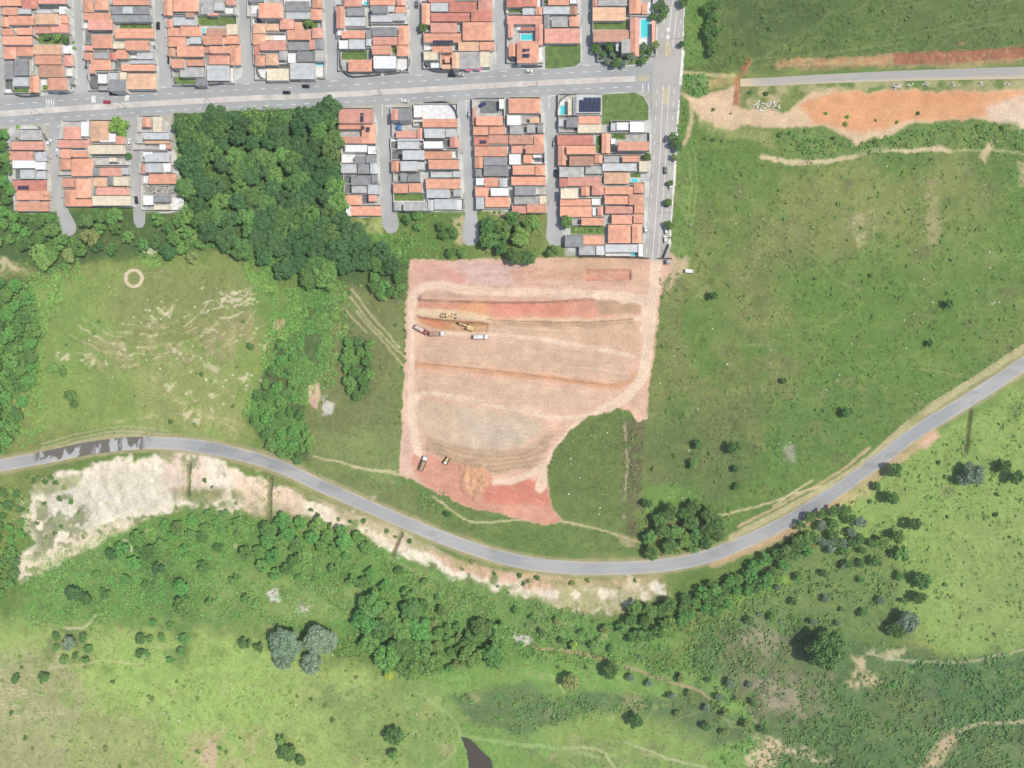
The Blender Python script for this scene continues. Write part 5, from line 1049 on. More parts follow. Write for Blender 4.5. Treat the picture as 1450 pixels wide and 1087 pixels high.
for q in GROVES[KEEP:]:
    me, tm, rc = proto('deep', q[0], rt.randrange(4)); s_ = q[0]/rc; a = rt.uniform(0, 6.28); x, y = P(q[1], q[2], 1.2*q[0])
    co = np.empty(len(me.vertices)*3, np.float32); me.vertices.foreach_get('co', co); co = co.reshape(-1, 3)*s_
    tn = np.empty(len(me.vertices)*4, np.float32); me.color_attributes['tint'].data.foreach_get('color', tn); tn = tn.reshape(-1, 4)
    nq = sum(1 for _ in range(0)); nqv = len(me.polygons)
    ls = np.empty(len(me.loops), np.int32); me.loops.foreach_get('vertex_index', ls); lt = np.empty(nqv, np.int32); me.polygons.foreach_get('loop_total', lt)
    k4 = int((lt == 4).sum()); f4 = ls[:k4*4].reshape(-1, 4)
    ca, sa = math.cos(a), math.sin(a); z0 = hz(x, y)+.7*q[0]
    keepv = k4*4
    VV.append(np.stack([co[:keepv, 0]*ca-co[:keepv, 1]*sa+x, co[:keepv, 0]*sa+co[:keepv, 1]*ca+y, co[:keepv, 2]+z0], 1)); FF.append(f4+off_); off_ += keepv
    TT.append(tn[:keepv, :3]*np.array(A(*LEAF[q[3]], 1.15)))
if VV:
    tv = np.concatenate(TT); me = np_mesh('small_trees', np.concatenate(VV), np.concatenate(FF), np.concatenate([tv, np.ones((len(tv), 1))], 1))
    tag(mobj('small_trees', me, None, MATS['tuft_leaf']), 'smaller trees filling the groves and belts between the big ones', 'vegetation', None, 'stuff')
# bushes standing alone, by area
def bushes(pts, label, group, kinds=('deep','mid'), r0=.8, r1=1.6, seed=3):
    r_ = random.Random(seed)
    for p in pts: plant(p[0], p[1], min(r_.uniform(r0, r1), 1.85), r_.choice(kinds), label, group, 'shrub')
bushes([(1075,333),(1233,390),(1263,400),(1418,355),(1166,581),(1172,540),(1220,614),(1005,642),(962,660),(955,645),(925,664),(1110,310),(1260,300),(1420,395),(1155,395),(1140,470),(938,420),(936,445),(938,490),(1062,130),(1205,30),(1090,40),(1292,10)], 'small dark bush alone in the open field on the right', 'bushes in the right field', seed=4)
bushes([(1340,675),(1330,655),(1412,700),(1342,732),(1305,795),(1338,828),(1430,760),(1360,700),(1245,838),(1160,828),(1172,830),(1130,840),(1220,850),(1190,862),(1408,897),(1410,728),(1232,710)], 'small dark bush in the bright field at lower right', 'bushes in the lower right field', seed=5)
bushes([(90,690),(62,712),(72,735),(88,745),(100,710),(66,760),(110,725),(54,740),(84,706),(118,760),(78,755),(440,722),(450,728),(466,742),(480,735),(496,738),(515,737),(548,752),(580,766),(655,806),(668,796),(736,815),(748,822),(741,826),(760,818),(810,826),(832,822),(700,812),(560,760),(300,690),(250,720),(290,680),(335,712),(900,822)], 'small round bush on the pale sandy road bank', 'bushes on the sandy bank', ('olive','deep','deep'), 1.1, 1.85, 6)
bushes([(140,455),(132,472),(174,480),(93,488),(285,530),(240,455),(335,520),(170,560),(190,560),(240,597),(275,600),(105,560),(90,518),(345,455),(380,490),(330,575),(205,575)], 'small dark bush on the eroded left meadow', 'bushes on the left meadow', ('deep','mid'), .8, 1.7, 7)
bushes([(535,440),(560,460),(486,428),(494,415),(480,405),(510,405),(497,470),(555,530),(500,460),(475,495),(540,520),(470,470),(452,460),(560,600),(525,640)], 'small bush on the dry slope left of the site', 'bushes on the dry slope', ('deep','olive'), .9, 1.8, 8)
bushes([(28,930),(30,945),(15,1010),(60,1020),(35,1045),(45,1060),(100,1050),(95,1065),(150,1060),(170,1085),(120,930),(120,945),(140,895),(210,985),(215,990),(250,965),(280,990),(310,1060),(280,1065),(320,1065),(340,1045),(160,965),(460,1000),(420,985),(440,990),(470,1020),(590,1040),(585,985),(660,985),(520,1075),(505,960)], 'small dark bush in the yellowish meadow at lower left', 'bushes in the lower left meadow', ('deep','mid','olive'), .8, 1.8, 9)
bushes([(745,885),(760,880),(770,900),(850,890),(845,905),(840,880),(920,945),(960,955),(1010,945),(1020,990),(1015,975),(940,985),(905,930),(790,945),(830,945),(1075,870),(1105,880),(1040,900),(1060,945),(1130,905),(1070,1010),(1055,1030),(720,840),(705,830),(750,860)], 'bush in the scrub below the road bend', 'bushes in the scrub below the bend', ('deep','mid','greygreen'), .9, 1.8, 10)
bushes([(574,390+k*11) for k in range(12)]+[(569,520),(567,560),(566,590)], 'bush in the thin hedge along the left edge of the site', 'bushes along the site edge', ('deep','olive'), .7, 1.1, 11)
bushes([(985,200),(1000,196),(1022,200),(1105,190),(1104,200),(1120,188),(1140,185),(1180,195),(1240,200),(1290,185),(1330,182),(1360,180),(1420,180),(1010,155),(1035,160),(975,120),(990,118),(983,130),(1085,132),(1010,198),(1170,160),(1200,165),(1198,175),(1240,170),(1270,172),(1300,160)], 'small bush around the bare earth at upper right', 'bushes around the bare earth', ('deep','mid','bright'), .7, 1.7, 12)
bushes([(48,115),(56,118),(64,122),(44,95),(47,102),(104,60),(105,68),(36,128),(28,126),(178,36),(190,35),(205,36),(215,37),(560,70),(680,300),(700,300),(708,300),(640,312),(650,318),(815,326),(825,326),(838,326),(848,326),(848,200),(848,208),(872,192),(880,193),(800,273),(810,273),(130,28),(25,180),(24,196)], 'clipped bush in a garden between the houses', 'garden bushes', ('deep','mid','bright'), .8, 1.5, 13)
# undergrowth and grass: masses nobody could count
RC = spline(ROAD, 60)
def clumps(polys, dens, rad, kinds, name, label, seed, leaves=12, leaf=.42, cols=None):
    rng = np.random.RandomState(seed); C = []; Nn = []; Sz = []; K = []
    for poly, dn in polys:
        us = [p[0] for p in poly]; vv = [p[1] for p in poly]; area = (max(us)-min(us))*(max(vv)-min(vv))*S*S
        pts = np.stack([rng.uniform(min(us), max(us), int(area*dens*dn)), rng.uniform(min(vv), max(vv), int(area*dens*dn))], 1)
        nn = vnoise(20, seed+3, 2, pts[:, 0], pts[:, 1])
        for p, q in zip(pts, nn):
            if q < .36 or not inside(p, poly): continue
            if any(inside(p, q_) for q_ in LST): continue
            if any(segd(p[0], p[1], RC[i_], RC[i_+1]) < 170 for i_ in range(len(RC)-1)): continue
            x, y = P(p[0], p[1], .8); z = hz(x, y); r = rad*rng.uniform(.5, 1.25)*(.6+q)
            base = np.array(cols[int(q*7+rng.rand()*1.2) % len(cols)])*.55+colat(x, y)*.62
            d = rng.normal(size=(leaves, 3)); d /= np.linalg.norm(d, axis=1, keepdims=True); d[:, 2] = np.abs(d[:, 2])
            C.append(np.array([x, y, z])+d*r*np.array([1, 1, .9])*rng.uniform(.7, 1.1, (leaves, 1))); Nn.append(d*.7+rng.normal(size=d.shape)*.45+[0, 0, .5])
            Sz.append(rng.uniform(.7, 1.2, leaves)*leaf*(r/rad+.4)); K.append(np.array(base)[None]*rng.uniform(.84, 1.16, (leaves, 1))*rng.uniform(.9, 1.1))
    v, f = leaf_quads(np.concatenate(C), np.concatenate(Nn), np.concatenate(Sz), rng); k = np.repeat(np.concatenate(K), 4, 0)
    me = np_mesh(name, v, f, np.concatenate([k, np.ones((len(k), 1))], 1))
    return tag(mobj(name, me, None, MATS['tuft_leaf']), label, 'vegetation', None, 'stuff')
UC = [A(112,158,80,1.15), A(100,142,72,1.15), A(128,172,86,1.15), A(104,164,80,1.15)]
clumps([([(345,385),(420,395),(470,400),(465,520),(435,560),(430,640),(400,640),(350,590),(400,490),(400,440)], 1.8), ([(380,440),(410,430),(420,480),(360,600),(340,590),(370,500)], 1.3), ([(425,395),(500,400),(490,470),(470,560),(440,560),(450,480)], 1.1), ([(-20,520),(70,500),(60,620),(-20,660)], .8), ([(350,320),(410,318),(425,360),(420,410),(360,412),(345,370)], 2.2), ([(420,400),(480,395),(470,470),(455,540),(425,560),(430,480),(400,440)], 2), ([(345,590),(395,480),(440,560),(445,640),(410,655)], 1.3), ([(500,325),(590,340),(580,370),(500,380)], 1.5),
        ([(40,390),(110,365),(120,395),(70,440),(55,520),(30,480)], 1.5), ([(-20,390),(55,400),(60,520),(30,620),(-20,660)], 1.2), ([(190,350),(240,355),(230,375),(205,378)], 2), ([(255,290),(300,335),(340,360),(250,345)], 1.4), ([(15,295),(95,300),(110,340),(30,380)], 1.0), ([(240,155),(480,150),(490,320),(260,330)], .5)],
       .42, 1.0, None, 'undergrowth', 'lush green undergrowth round the wood and in the gully', 81, 12, .42, UC)
clumps([([(30,790),(170,750),(330,715),(360,740),(520,760),(560,800),(700,850),(720,930),(490,930),(370,880),(240,870),(40,890)], 1.25), ([(720,850),(880,870),(1000,890),(1100,860),(1190,880),(1080,960),(880,950),(730,930)], .6), ([(880,950),(1060,940),(1200,960),(1340,930),(1480,925),(1480,1110),(1030,1110),(1010,1010)], .5), ([(930,870),(1100,800),(1140,800),(1130,830),(1000,900)], 1.2), ([(1130,770),(1280,760),(1290,900),(1120,900)], .2), ([(640,985),(860,985),(1000,1000),(860,1010),(740,1040)], .5)],
       .36, 1.0, None, 'scrub', 'low green scrub covering the land below the curved road', 82, 11, .36, UC+[A(118,144,84,1.2)])
clumps([([(1095,185),(1215,205),(1300,178),(1450,172),(1450,210),(1330,205),(1150,225)], .6), ([(966,105),(1004,103),(1002,135),(975,136)], 1.2), ([(963,140),(975,150),(970,195),(958,195)], 1.0), ([(905,715),(1035,715),(1035,785),(905,790)], .5), ([(1000,0),(1018,0),(1016,85),(1002,85)], 1.0), ([(560,300),(655,302),(655,362),(585,365)], .5), ([(675,298),(775,302),(775,362),(680,362)], .5), ([(590,690),(640,700),(620,730),(590,720)], .6), ([(440,640),(580,680),(680,760),(660,765),(560,730),(440,680)], .15), ([(360,668),(400,675),(395,735),(370,730)], .4), ([(960,220),(1440,220),(1440,500),(1100,700),(930,720),(920,420)], .05), ([(0,890),(640,890),(640,1087),(0,1087)], .09), ([(1130,740),(1450,560),(1450,910),(1300,920)], .09), ([(980,0),(1450,0),(1450,60),(1060,90),(980,95)], .05), ([(60,400),(380,380),(350,620),(50,610)], .06), ([(255,640),(275,640),(272,700),(258,700)], .5), ([(884,592),(912,596),(906,760),(882,755)], .35), ([(-20,680),(40,690),(45,740),(20,820),(-20,820)], 1.0), ([(60,640),(240,608),(235,620),(130,634)], .6)],
       .36, .8, None, 'rough_growth', 'rough weeds and bushes along verges and plots', 83, 11, .38, UC+[A(140,150,90,1.2)])
# grass tufts on the fields
rng = np.random.RandomState(91); n = 90000
px = rng.uniform(X0+4, X1-4, n); py = rng.uniform(Y0+4, Y1-4, n)
ii = ((px-X0)/STEP).astype(int); jj = ((py-Y0)/STEP).astype(int)
dn = n_small[jj, ii]*.6+n_mid[jj, ii]*.4
ok = (GREEN[jj, ii] > .55) & (FLAT[jj, ii] < .05) & (dn > .47) & (SM[jj, ii] < .02)
px, py, ii, jj = px[ok], py[ok], ii[ok], jj[ok]; k = len(px); L = 4
C = np.stack([px, py, HGT[jj, ii]+.12], 1); C = np.repeat(C, L, 0)+np.stack([rng.normal(0, .28, k*L), rng.normal(0, .28, k*L), rng.uniform(0, .3, k*L)], 1)
Nn = rng.normal(size=(k*L, 3))*.55+[0, 0, .8]
v, f = leaf_quads(C, Nn, rng.uniform(.15, .33, k*L), rng)
cc = np.repeat(np.repeat(COL[jj, ii], L, 0)*rng.uniform(.78, 1.15, (k*L, 1)), 4, 0)
me = np_mesh('grass', v, f, np.concatenate([cc, np.ones((len(cc), 1))], 1))
tag(mobj('grass', me, None, MATS['tuft_leaf']), 'tufts of grass across the fields', 'grass', None, 'stuff')
# pale stones lying in the fields
def stone_mesh(seed):
    bm = bmesh.new(); bmesh.ops.create_icosphere(bm, subdivisions=2, radius=1); r_ = random.Random(seed)
    for v_ in bm.verts: v_.co *= r_.uniform(.75, 1.15); v_.co.z *= .6
    me = bpy.data.meshes.new('stone'); bm.to_mesh(me); bm.free(); me.materials.append(MATS['stone_pale']); return me
SMESH = [stone_mesh(k) for k in range(4)]
rs = random.Random(55)
def stones(poly, n, label, group, r0=.25, r1=.6):
    us = [p[0] for p in poly]; vv = [p[1] for p in poly]; c = 0
    while c < n:
        p = (rs.uniform(min(us), max(us)), rs.uniform(min(vv), max(vv)))
        if not inside(p, poly): continue
        x, y = P(*p); o = mobj('stone', rs.choice(SMESH)); r = rs.uniform(r0, r1); o.location = (x, y, hz(x, y)+.1*r); o.scale = (r, r*rs.uniform(.7, 1), r); o.rotation_euler = (0, 0, rs.uniform(0, 6))
        tag(o, label, 'stone', group); c += 1
stones([(960,230),(1440,230),(1440,460),(1280,570),(1040,730),(920,700),(930,420)], 90, 'small pale stone lying in the wide right field', 'stones in the right field')
stones([(60,400),(350,370),(390,470),(350,620),(60,610)], 40, 'small pale stone on the eroded left meadow', 'stones on the left meadow')
stones([(20,900),(380,900),(640,970),(640,1080),(20,1080)], 40, 'small pale stone in the lower left meadow', 'stones in the lower left meadow')
stones([(790,620),(870,590),(880,730),(800,730)], 12, 'small pale stone in the grass right of the red soil', 'stones right of the red soil')
stones([(60,690),(260,650),(260,700),(100,750)], 30, 'pale stone on the sandy slope', 'stones on the sandy slope', .25, .7)
# rubble heaps
def heap(u, v, r, n, label, mat='stone_pale', name='rubble_heap'):
    x, y = P(u, v); mb = MB(); r_ = random.Random(int(u*7+v))
    for _ in range(n):
        a = r_.uniform(0, 6.28); q = math.sqrt(r_.random())*r; s_ = r_.uniform(.25, .8); cx_, cy_ = math.cos(a)*q, math.sin(a)*q*.7; z = r_.uniform(0, .7)*(1-q/r)
        mb.tbox(cx_-s_, cy_-s_*.6, z-.3, cx_+s_, cy_+s_*.6, z+s_*.8, s_*.3, s_*.2)
    o = mb.build(name, MATS[mat]); o.location = (x, y, hz(x, y)); return tag(o, label, 'rubble')
heap(1076,150,4.6,34,'long heap of white rubble beside the dirt ramp'); heap(1096,149,4.2,28,'white rubble heap at the right end of the dirt ramp heap'); heap(1267,122,3,30,'white rubble heap beside the unfinished road')
for u in (1288,1310,1350,1388,1425): heap(u, 119, 1.8, 7, {1288:'small pale rubble pile just right of the big roadside heap',1310:'second small rubble pile along the unfinished road',1350:'middle rubble pile along the unfinished road',1388:'rubble pile near the right end of the unfinished road',1425:'last rubble pile along the unfinished road'}[u])
heap(386,840,3,26,'white rubble heap in the scrub below the road'); heap(430,862,3,20,'lower white rubble heap in the scrub'); heap(741,906,4,26,'white rubble heap at the end of the dirt trail'); heap(213,352,3,16,'pinkish rubble heap below the left houses')

# ring-shaped sandy track
mb = MB(); n = 48; vs_ = []
for i in range(n):
    a = 2*math.pi*i/n; j_ = .06*math.sin(a*3)+.07*math.sin(a*7+1)
    for r_, z in ((5.8+j_, -.5), (5.5+j_, .2), (3.7+j_*.6, .18), (3.4+j_*.6, -.5)): vs_.append((r_*math.cos(a), r_*math.sin(a), z))
mb.add(vs_, [(4*i+k, 4*((i+1) % n)+k, 4*((i+1) % n)+k+1, 4*i+k+1) for i in range(n) for k in range(3)])
o = mb.build('sand_ring', MATS['sand_pale']); x, y = P(189.5, 394); o.location = (x, y, hz(x, y)+.1); tag(o, 'pale sandy ring on the left meadow', 'ring')

# ------------------------------------------------------------------ vehicles and machines
def heading(deg): return math.radians(deg)
CARS = {}
def make_car(paint):
    root = empty('parked_car', (0, 0, 0), 0)
    L, W = 4.3, 1.75
    mb = MB(); prof = [(-2.15,.35),(-2.1,.85),(-1.75,.95),(.95,.95),(1.95,.82),(2.15,.6),(2.15,.35)]
    mb.prism(prof, -W/2, W/2)
    mb.tbox(-1.75, -W/2+.06, .95, 1.0, W/2-.06, 1.48, .5, .16)
    body = mb.build('body', MATS['car_paint_'+paint], root)
    g = MB(); g.add([(.98,-.72,1.0),(.98,.72,1.0),(.5,.62,1.47),(.5,-.62,1.47)], [(0,1,2,3)]); g.build('windscreen', MATS['car_glass'], root).location = (.03, 0, .02)
    g = MB(); g.add([(-1.73,-.72,1.0),(-1.73,.72,1.0),(-1.27,.62,1.47),(-1.27,-.62,1.47)], [(3,2,1,0)]); g.build('rear_window', MATS['car_glass'], root).location = (-.03, 0, .02)
    for sy in (-1, 1):
        g = MB(); a = sy*(W/2-.07); b_ = sy*(W/2-.2); g.add([(.85,a,1.0),(-1.55,a,1.0),(-1.2,b_,1.42),(.48,b_,1.42)], [(0,1,2,3)]); g.build('side_window', MATS['car_glass'], root).location = (0, sy*.03, 0)
    for sx in (-1.3, 1.35):
        for sy in (-1, 1):
            g = MB(); g.cyl((sx, sy*.68, .32), (sx, sy*.9, .32), .32, 14); g.build('wheel', MATS['tyre_rubber'], root)
    return root
def car(u, v, deg, paint, label, kind='parked_car', scale=1.0):
    if paint not in CARS: CARS[paint] = make_car(paint); r = CARS[paint]
    else: r = copy_tree(CARS[paint])
    x, y = P(u, v, .6); r.name = kind; r.location = (x, y, .1 if True else 0); r.rotation_euler = (0, 0, math.radians(deg)); r.scale = (scale,)*3
    z = 0.08
    for p in PADS:
        if inside((u, v), p): z = .2
    if v > 362 and u < 1000: z = hz(x, y)
    r.location.z = z; tag(r, label, 'car', 'cars on the streets'); return r
for c in ((161,132.5,175,'black','black car at the kerb below the second upper block'),(151.5,144.5,176,'red','red car driving on the avenue at left'),(406,131,178,'black','black car driving on the avenue above the wood, lower one'),(433,122,178,'black','black car driving on the avenue above the wood, upper one'),
 (640,106.5,178,'black','black car parked below the sixth upper block'),(652,106,0,'silver','silver car parked behind the black one below the sixth block'),(749,100.5,0,'white','white car parked below the villa with the pool'),(573,143,178,'white','white car on the avenue above the dark tall house'),
 (224,36,92,'black','black car on the street right of the second upper block'),(214,67.5,15,'black','black car in a driveway of the second upper block'),(124,92,70,'grey','dark grey car left of the second upper block'),(237,50,92,'white','white car left of the third upper block'),(240,85,88,'black','black car by the lower left corner of the third block'),
 (193,283,100,'black','black car near the blunt end of the second lower street'),(184,201,95,'white','white car at the right of the second lower block'),(82,212,85,'white','white car on the cul-de-sac street at left'),(70,202,60,'white','white car at the corner by the first lower block'),(683,148,30,'blue','blue car in the yard of the sixth lower block'),(664.5,162,90,'silver','silver car left of the sixth lower block'),
 (785,203,88,'silver','silver car left of the red roofed house'),(787,245,90,'black','black car left of the grey roofed house'),(942,241,92,'grey','grey car driving down the right road'),(949,263,95,'white','white car under the small kerb tree'),(945,288,95,'black','black car at the kerb halfway down the right road'),(943,327,95,'white','white car, upper of two at the end of the right road'),(942,339,95,'white','white car, lower of two at the end of the right road'),(914,325,92,'white','white car in front of the orange houses at the right road'),
 (240,51.5+6,92,'silver','silver car below the white one by the third block'),(590,6,90,'grey','grey car at the top of the street left of the sixth block'),(82.5,217,85,'silver','silver car behind the white one on the cul-de-sac street')):
    car(*c)
# white van in the field
v_ = empty('van', (0,0,0), 0, 'white van parked on the grass beside the site entrance', 'van')
mb = MB(); mb.prism([(-2.5,.4),(-2.5,1.9),(-2.4,2.05),(1.5,2.05),(2.1,1.3),(2.5,1.1),(2.55,.4)], -.95, .95); mb.build('body', MATS['truck_white'], v_)
g = MB(); g.add([(1.55,-.85,2.02),(1.55,.85,2.02),(2.1,.85,1.34),(2.1,-.85,1.34)], [(3,2,1,0)]); g.build('windscreen', MATS['car_glass'], v_).location = (.05, 0, .03)
for sx in (-1.6, 1.6):
    for sy in (-1, 1): g = MB(); g.cyl((sx, sy*.75, .38), (sx, sy*1.0, .38), .38, 14); g.build('wheel', MATS['tyre_rubber'], v_)
x, y = P(976, 384, 1); v_.location = (x, y, hz(x, y)); v_.rotation_euler = (0, 0, math.radians(-4))
def truck(u, v, deg, bedm, loadm, cabm, label):
    t_ = empty('dump_truck', (0,0,0), 0, label, 'truck', 'dump trucks on the building site')
    mb = MB(); mb.box(-4.2,-.55,.75,3.9,.55,1.05); mb.build('chassis', MATS['dark_steel'], t_)
    mb = MB(); mb.tbox(2.2,-1.22,.7,4.2,1.22,2.9,.12,.08); mb.box(1.9,-1.1,1.0,2.2,1.1,2.5); cb = mb.build('cab', MATS[cabm], t_)
    g = MB(); g.add([(4.18,-1.05,1.9),(4.18,1.05,1.9),(4.1,1.0,2.75),(4.1,-1.0,2.75)], [(0,1,2,3)]); g.build('windscreen', MATS['car_glass'], cb).location = (.04,0,0)
    mb = MB(); x0, x1, y0, y1, z0, z1, w_ = -4.3, 1.7, -1.25, 1.25, 1.1, 2.6, .12
    mb.box(x0,y0,z0,x1,y1,z0+.12); mb.box(x0,y0,z0+.12,x1,y0+w_,z1); mb.box(x0,y1-w_,z0+.12,x1,y1,z1); mb.box(x0,y0+w_,z0+.12,x0+w_,y1-w_,z1); mb.box(x1-w_,y0+w_,z0+.12,x1,y1-w_,z1+.2); mb.build('dump_bed', MATS[bedm], t_)
    bm = bmesh.new(); bmesh.ops.create_grid(bm, x_segments=10, y_segments=6, size=1); r_ = random.Random(int(u))
    for q in bm.verts: q.co.x = q.co.x*2.86-1.3; q.co.y *= 1.12; q.co.z = 2.05+.5*(1-(q.co.y/1.2)**2)*(1-((q.co.x+1.3)/3)**2)+r_.uniform(-.08,.08)
    me = bpy.data.meshes.new('load'); bm.to_mesh(me); bm.free(); mobj('load', me, t_, MATS[loadm])
    for sx in (-3.3,-2.0,3.1):
        for sy in (-1, 1): g = MB(); g.cyl((sx, sy*.75, .52), (sx, sy*1.2, .52), .52, 14); g.build('wheel', MATS['tyre_rubber'], t_)
    x, y = P(u, v, 1.5); t_.location = (x, y, hz(x, y)+.02); t_.rotation_euler = (0, 0, math.radians(deg)); return t_
truck(597,466.5,-28,'truck_red','pale_load','truck_red','tilted red dump truck with a pale load at the site edge')
truck(619,472.5,0,'truck_grey','soil_load','truck_white','dump truck with brown soil load and white cab')
truck(681,477,-1,'truck_grey','truck_white','truck_white','white dump truck, rightmost of the three on the site')
truck(599.5,656,70,'dark_steel','soil_load','truck_white','brown dump truck on the red soil at the lower left')
# excavator
ex = empty('excavator', (0,0,0), 0, 'yellow excavator reaching to the upper left in the cut', 'excavator')
for sy in (-1, 1):
    mb = MB(); mb.prism([(-2.1,.3),(-1.8,.02),(1.8,.02),(2.1,.3),(2.1,.6),(1.8,.9),(-1.8,.9),(-2.1,.6)], sy*1.25-.3, sy*1.25+.3); mb.build('track', MATS['dark_steel'], ex)
mb = MB(); mb.box(-1.0,-.9,.5,1.0,.9,.95); mb.cyl((0,0,.9),(0,0,1.15),.8,18); mb.build('undercarriage', MATS['dark_steel'], ex)
up = MB(); up.tbox(-2.3,-1.35,1.15,1.3,1.35,2.2,.12,.1); up.tbox(-2.4,-1.2,1.3,-1.2,1.2,2.5,.15,.15); up.build('body', MATS['machine_yellow'], ex)
mb = MB(); mb.tbox(.1,.45,2.15,1.5,1.35,3.1,.12,.08); cb = mb.build('cab', MATS['machine_yellow'], ex)
g = MB(); g.box(1.42,.52,2.35,1.5,1.28,2.95); g.build('window', MATS['car_glass'], cb)
def beam(p, q, w_, h_):
    mb = MB(); p = Vector(p); q = Vector(q); d = (q-p).normalized(); n = Vector((0,1,0)); k = d.cross(n).normalized()
    vs_ = [c+n*sy*w_+k*sz*h_ for c in (p, q) for sy, sz in ((-1,-1),(1,-1),(1,1),(-1,1))]
    mb.add(vs_, [(0,1,2,3),(7,6,5,4),(0,4,5,1),(1,5,6,2),(2,6,7,3),(3,7,4,0)]); return mb
bmm = beam((1.0,-.2,1.9),(3.6,-.2,4.0),.28,.35); q = beam((3.5,-.2,4.0),(5.8,-.2,3.4),.25,.3); bmm.add(q.v, q.f); bmm.build('boom', MATS['machine_yellow'], ex)
beam((5.7,-.2,3.6),(7.0,-.2,1.3),.2,.24).build('stick', MATS['machine_yellow'], ex)
mb = MB(); mb.prism([(6.6,1.4),(7.4,1.3),(7.5,.4),(6.9,.05),(6.3,.4)], -.85, .45); mb.build('bucket', MATS['dark_steel'], ex)
x, y = P(665, 463.5, 1.5); ex.location = (x, y, hz(x, y)); ex.rotation_euler = (0, 0, math.radians(159)); ex.scale = (1.05,)*3
# motor grader
gr = empty('motor_grader', (0,0,0), 0, 'yellow motor grader on the pale graded track', 'grader')
mb = MB(); mb.box(-4.2,-.55,1.1,-1.4,.55,2.1); mb.build('engine_hood', MATS['machine_yellow'], gr)
mb = MB(); mb.tbox(-1.4,-.8,1.1,.2,.8,3.1,.12,.1); cb = mb.build('cab', MATS['machine_yellow'], gr); g = MB(); g.box(.14,-.6,1.9,.2,.6,2.8); g.build('window', MATS['car_glass'], cb)
mb = beam((.2,0,1.7),(4.2,0,1.5),.22,.25); mb.build('frame', MATS['machine_yellow'], gr)
mb = MB(); a = .5; mb.add([(1.2,-1.9,.1),(2.2,1.9,.1),(2.2,1.9,.8),(1.2,-1.9,.8),(1.12,-1.86,.1),(2.12,1.94,.1),(2.12,1.94,.8),(1.12,-1.86,.8)], [(0,1,2,3),(7,6,5,4),(0,4,5,1),(1,5,6,2),(2,6,7,3),(3,7,4,0)]); mb.build('blade', MATS['dark_steel'], gr)
for sx in (-3.6,-2.1,3.9):
    for sy in (-1, 1): g = MB(); g.cyl((sx, sy*.8, .65), (sx, sy*1.25, .65), .65, 16); g.build('wheel', MATS['tyre_rubber'], gr)
x, y = P(635, 447, 1.5); gr.location = (x, y, hz(x, y)); gr.rotation_euler = (0, 0, math.radians(-2))
# bulldozer
bz = empty('bulldozer', (0,0,0), 0, 'yellow bulldozer at the edge of the red soil', 'bulldozer')
for sy in (-1, 1):
    mb = MB(); mb.prism([(-1.9,.3),(-1.6,.02),(1.5,.02),(1.9,.35),(1.8,.8),(-1.6,1.0)], sy*1.05-.28, sy*1.05+.28); mb.build('track', MATS['dark_steel'], bz)
mb = MB(); mb.tbox(-.2,-.65,.6,1.8,.65,1.9,.08,.08); mb.box(-1.8,-.75,.6,-.2,.75,1.2); mb.build('body', MATS['machine_yellow'], bz)
mb = MB(); mb.tbox(-1.5,-.75,1.2,-.2,.75,2.9,.1,.1); mb.build('cab', MATS['truck_white'], bz)
mb = MB(); mb.prism([(2.3,.05),(2.55,.1),(2.4,.6),(2.6,1.2),(2.4,1.2),(2.2,.6)], -1.7, 1.7); mb.build('blade', MATS['machine_yellow'], bz)
x, y = P(632, 652.5, 1.2); bz.location = (x, y, hz(x, y)); bz.rotation_euler = (0, 0, math.radians(58)); bz.scale = (1.1,)*3

# ------------------------------------------------------------------ fences, gate wall, posts
def wall_line(name, pts, h, th, mat, label, cat):
    a = Vector(P(*pts[0])); mb = MB()
    for p, q in zip(pts[:-1], pts[1:]):
        p = Vector(P(*p))-a; q = Vector(P(*q))-a; d = (q-p).normalized(); n = Vector((-d.y, d.x))*th/2
        ee = (q-p).normalized()*.02; p = p+ee; q = q-ee
        mb.add([(*(p-n),-.5),(*(q-n),-.5),(*(q+n),-.5),(*(p+n),-.5),(*(p-n),h),(*(q-n),h),(*(q+n),h),(*(p+n),h)], [(0,3,2,1),(4,5,6,7),(0,1,5,4),(1,2,6,5),(2,3,7,6),(3,0,4,7)])
    o = mb.build(name, MATS[mat]); o.location = (a.x, a.y, hz(a.x, a.y)); return tag(o, label, cat)
wall_line('boundary_wall', [(820,363.6),(870,364.4),(919,366)], 2.4, .25, 'dark_steel', 'dark boundary wall between the last houses and the site', 'wall')
wall_line('boundary_wall', [(931,366),(951,366.5)], 2.4, .25, 'dark_steel', 'short dark wall right of the site entrance', 'wall')
wall_line('gate', [(939,365),(947,346)], 2.2, .35, 'dark_steel', 'dark gate leaf standing open at the site entrance', 'gate')
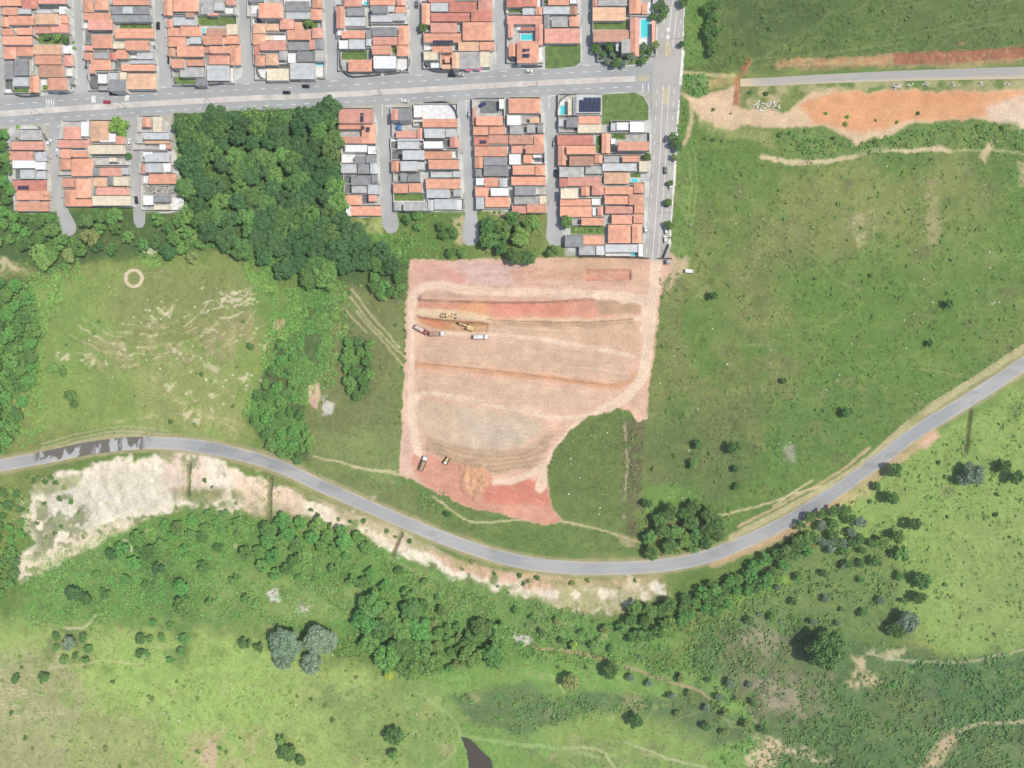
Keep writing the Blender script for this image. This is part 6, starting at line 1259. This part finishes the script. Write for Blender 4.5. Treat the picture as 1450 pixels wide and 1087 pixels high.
for p, l in (([(17,113),(19,126),(26,135),(40,137.5),(58,136)],'lower left corner of the first upper block'),([(108,112),(106,124),(98,131),(85,134)],'lower right corner of the first upper block'),([(126,108),(131,121),(140,129),(155,130)],'lower left corner of the second upper block'),
    ([(246,104),(249,116),(257,122),(290,122),(320,119)],'lower left corner of the third upper block'),([(365,97),(369,108),(377,114),(410,116),(438,115)],'lower left corner of the fourth upper block'),([(482,74),(484,95),(491,105),(502,110),(540,107)],'lower left corner of the fifth upper block'),([(581,84),(579,97),(570,103),(545,107)],'lower right corner of the fifth upper block'),
    ([(599,74),(602,90),(612,100),(628,103),(655,101)],'lower left corner of the sixth upper block'),([(718,68),(722,82),(732,92),(745,96),(768,95)],'lower left corner of the seventh upper block'),([(839,60),(842,74),(852,88),(865,94)],'lower left corner of the eighth upper block'),
    ([(600,147),(628,145.5),(640,150),(647,160),(649,167)],'white forecourt of the fifth lower block'),([(789,165),(791,150),(797,140),(806,135)],'upper left corner of the seventh lower block'),([(57,180),(64,190),(68,199)],'upper right corner of the first lower block')):
    wall_line('boundary_wall', spline(p, 5), 2.6, .22, 'corner_wall', 'curved garden wall round the '+l, 'wall')
hut = empty('guard_hut', (0,0,0), 0, 'small grey guard hut at the site entrance', 'hut')
mb = MB(); mb.box(-1,-1,0,1,1,2.3); mb.build('wall', MATS['patio_dark'], hut); mb = MB(); mb.tbox(-1.3,-1.3,2.3,1.3,1.3,2.8,.5,.5); mb.build('roof', MATS['fibre_sheet_grey'], hut)
x, y = P(946, 370.5, 1.5); hut.location = (x, y, hz(x, y))
# lamp posts and power poles
lp = empty('street_lamp', (0,0,0)); mb = MB(); mb.cyl((0,0,0),(0,0,8.5),.14,10,.09); mb.build('post', MATS['post_concrete'], lp)
mb = MB(); mb.cyl((0,0,8.4),(-2.2,0,9.0),.06,8); mb.build('arm', MATS['steel_grey'], lp); mb = MB(); mb.tbox(-3.0,-.16,8.92,-2.1,.16,9.1,.1,.05); mb.build('lamp_head', MATS['steel_grey'], lp)
LAMPS = [(967,54),(962,155),(957,232),(953,300),(300,146.5),(540,134.5),(760,121.5),(60,162),(180,153)]
for i, (u, v) in enumerate(LAMPS):
    o = lp if i == 0 else copy_tree(lp); x, y = P(u, v); o.location = (x, y, .2); o.rotation_euler = (0, 0, 0 if i < 4 else math.radians(90))
    tag(o, 'tall street lamp on the kerb of the right road' if i < 4 else 'tall street lamp on the median of the avenue', 'street lamp', 'lamps on the right road kerb' if i < 4 else 'lamps on the avenue median')
pp = empty('utility_pole', (0,0,0)); mb = MB(); mb.cyl((0,0,0),(0,0,8.2),.15,8,.1); mb.build('post', MATS['post_concrete'], pp); mb = MB(); mb.box(-.06,-.95,7.6,.06,.95,7.75); mb.build('crossarm', MATS['bark'], pp)
POLES = [(104.5,25),(106.5,60),(219.5,43),(221,70),(338.5,25),(342,71),(459.5,17),(463,90),(579,12),(583,70),(700,30),(703,72),(822,35),(73.5,225),(75,280),(186,212),(188.5,270),(536,217),(538.5,261),(655,217),(658.5,294),(773,190),(776,290),(919,155),(919,255)]
for i, (u, v) in enumerate(POLES):
    o = pp if i == 0 else copy_tree(pp); x, y = P(u, v); o.location = (x, y, .2)
    tag(o, 'concrete power pole on a pavement of the upper streets' if v < 130 else 'concrete power pole on a pavement of the lower streets', 'utility pole', 'power poles of the upper streets' if v < 130 else 'power poles of the lower streets')
print('trees/shrubs', NT, 'objects', len(bpy.data.objects))

# ------------------------------------------------------------------ air between camera and ground
mb = MB(); mb.box(-4300, -4300, -3.5, 4300, 4300, 406)
hm, ht, hb = new_mat('haze'); ht.nodes.remove(hb)
pv = ht.nodes.new('ShaderNodeVolumePrincipled'); pv.inputs['Color'].default_value = (.93, .96, 1.0, 1); pv.inputs['Density'].default_value = HAZE_D; pv.inputs['Anisotropy'].default_value = .2
ht.links.new(pv.outputs[0], ht.nodes['Material Output'].inputs['Volume'])
tag(mb.build('haze', hm), 'thin pale haze in the air', None, None, 'stuff')
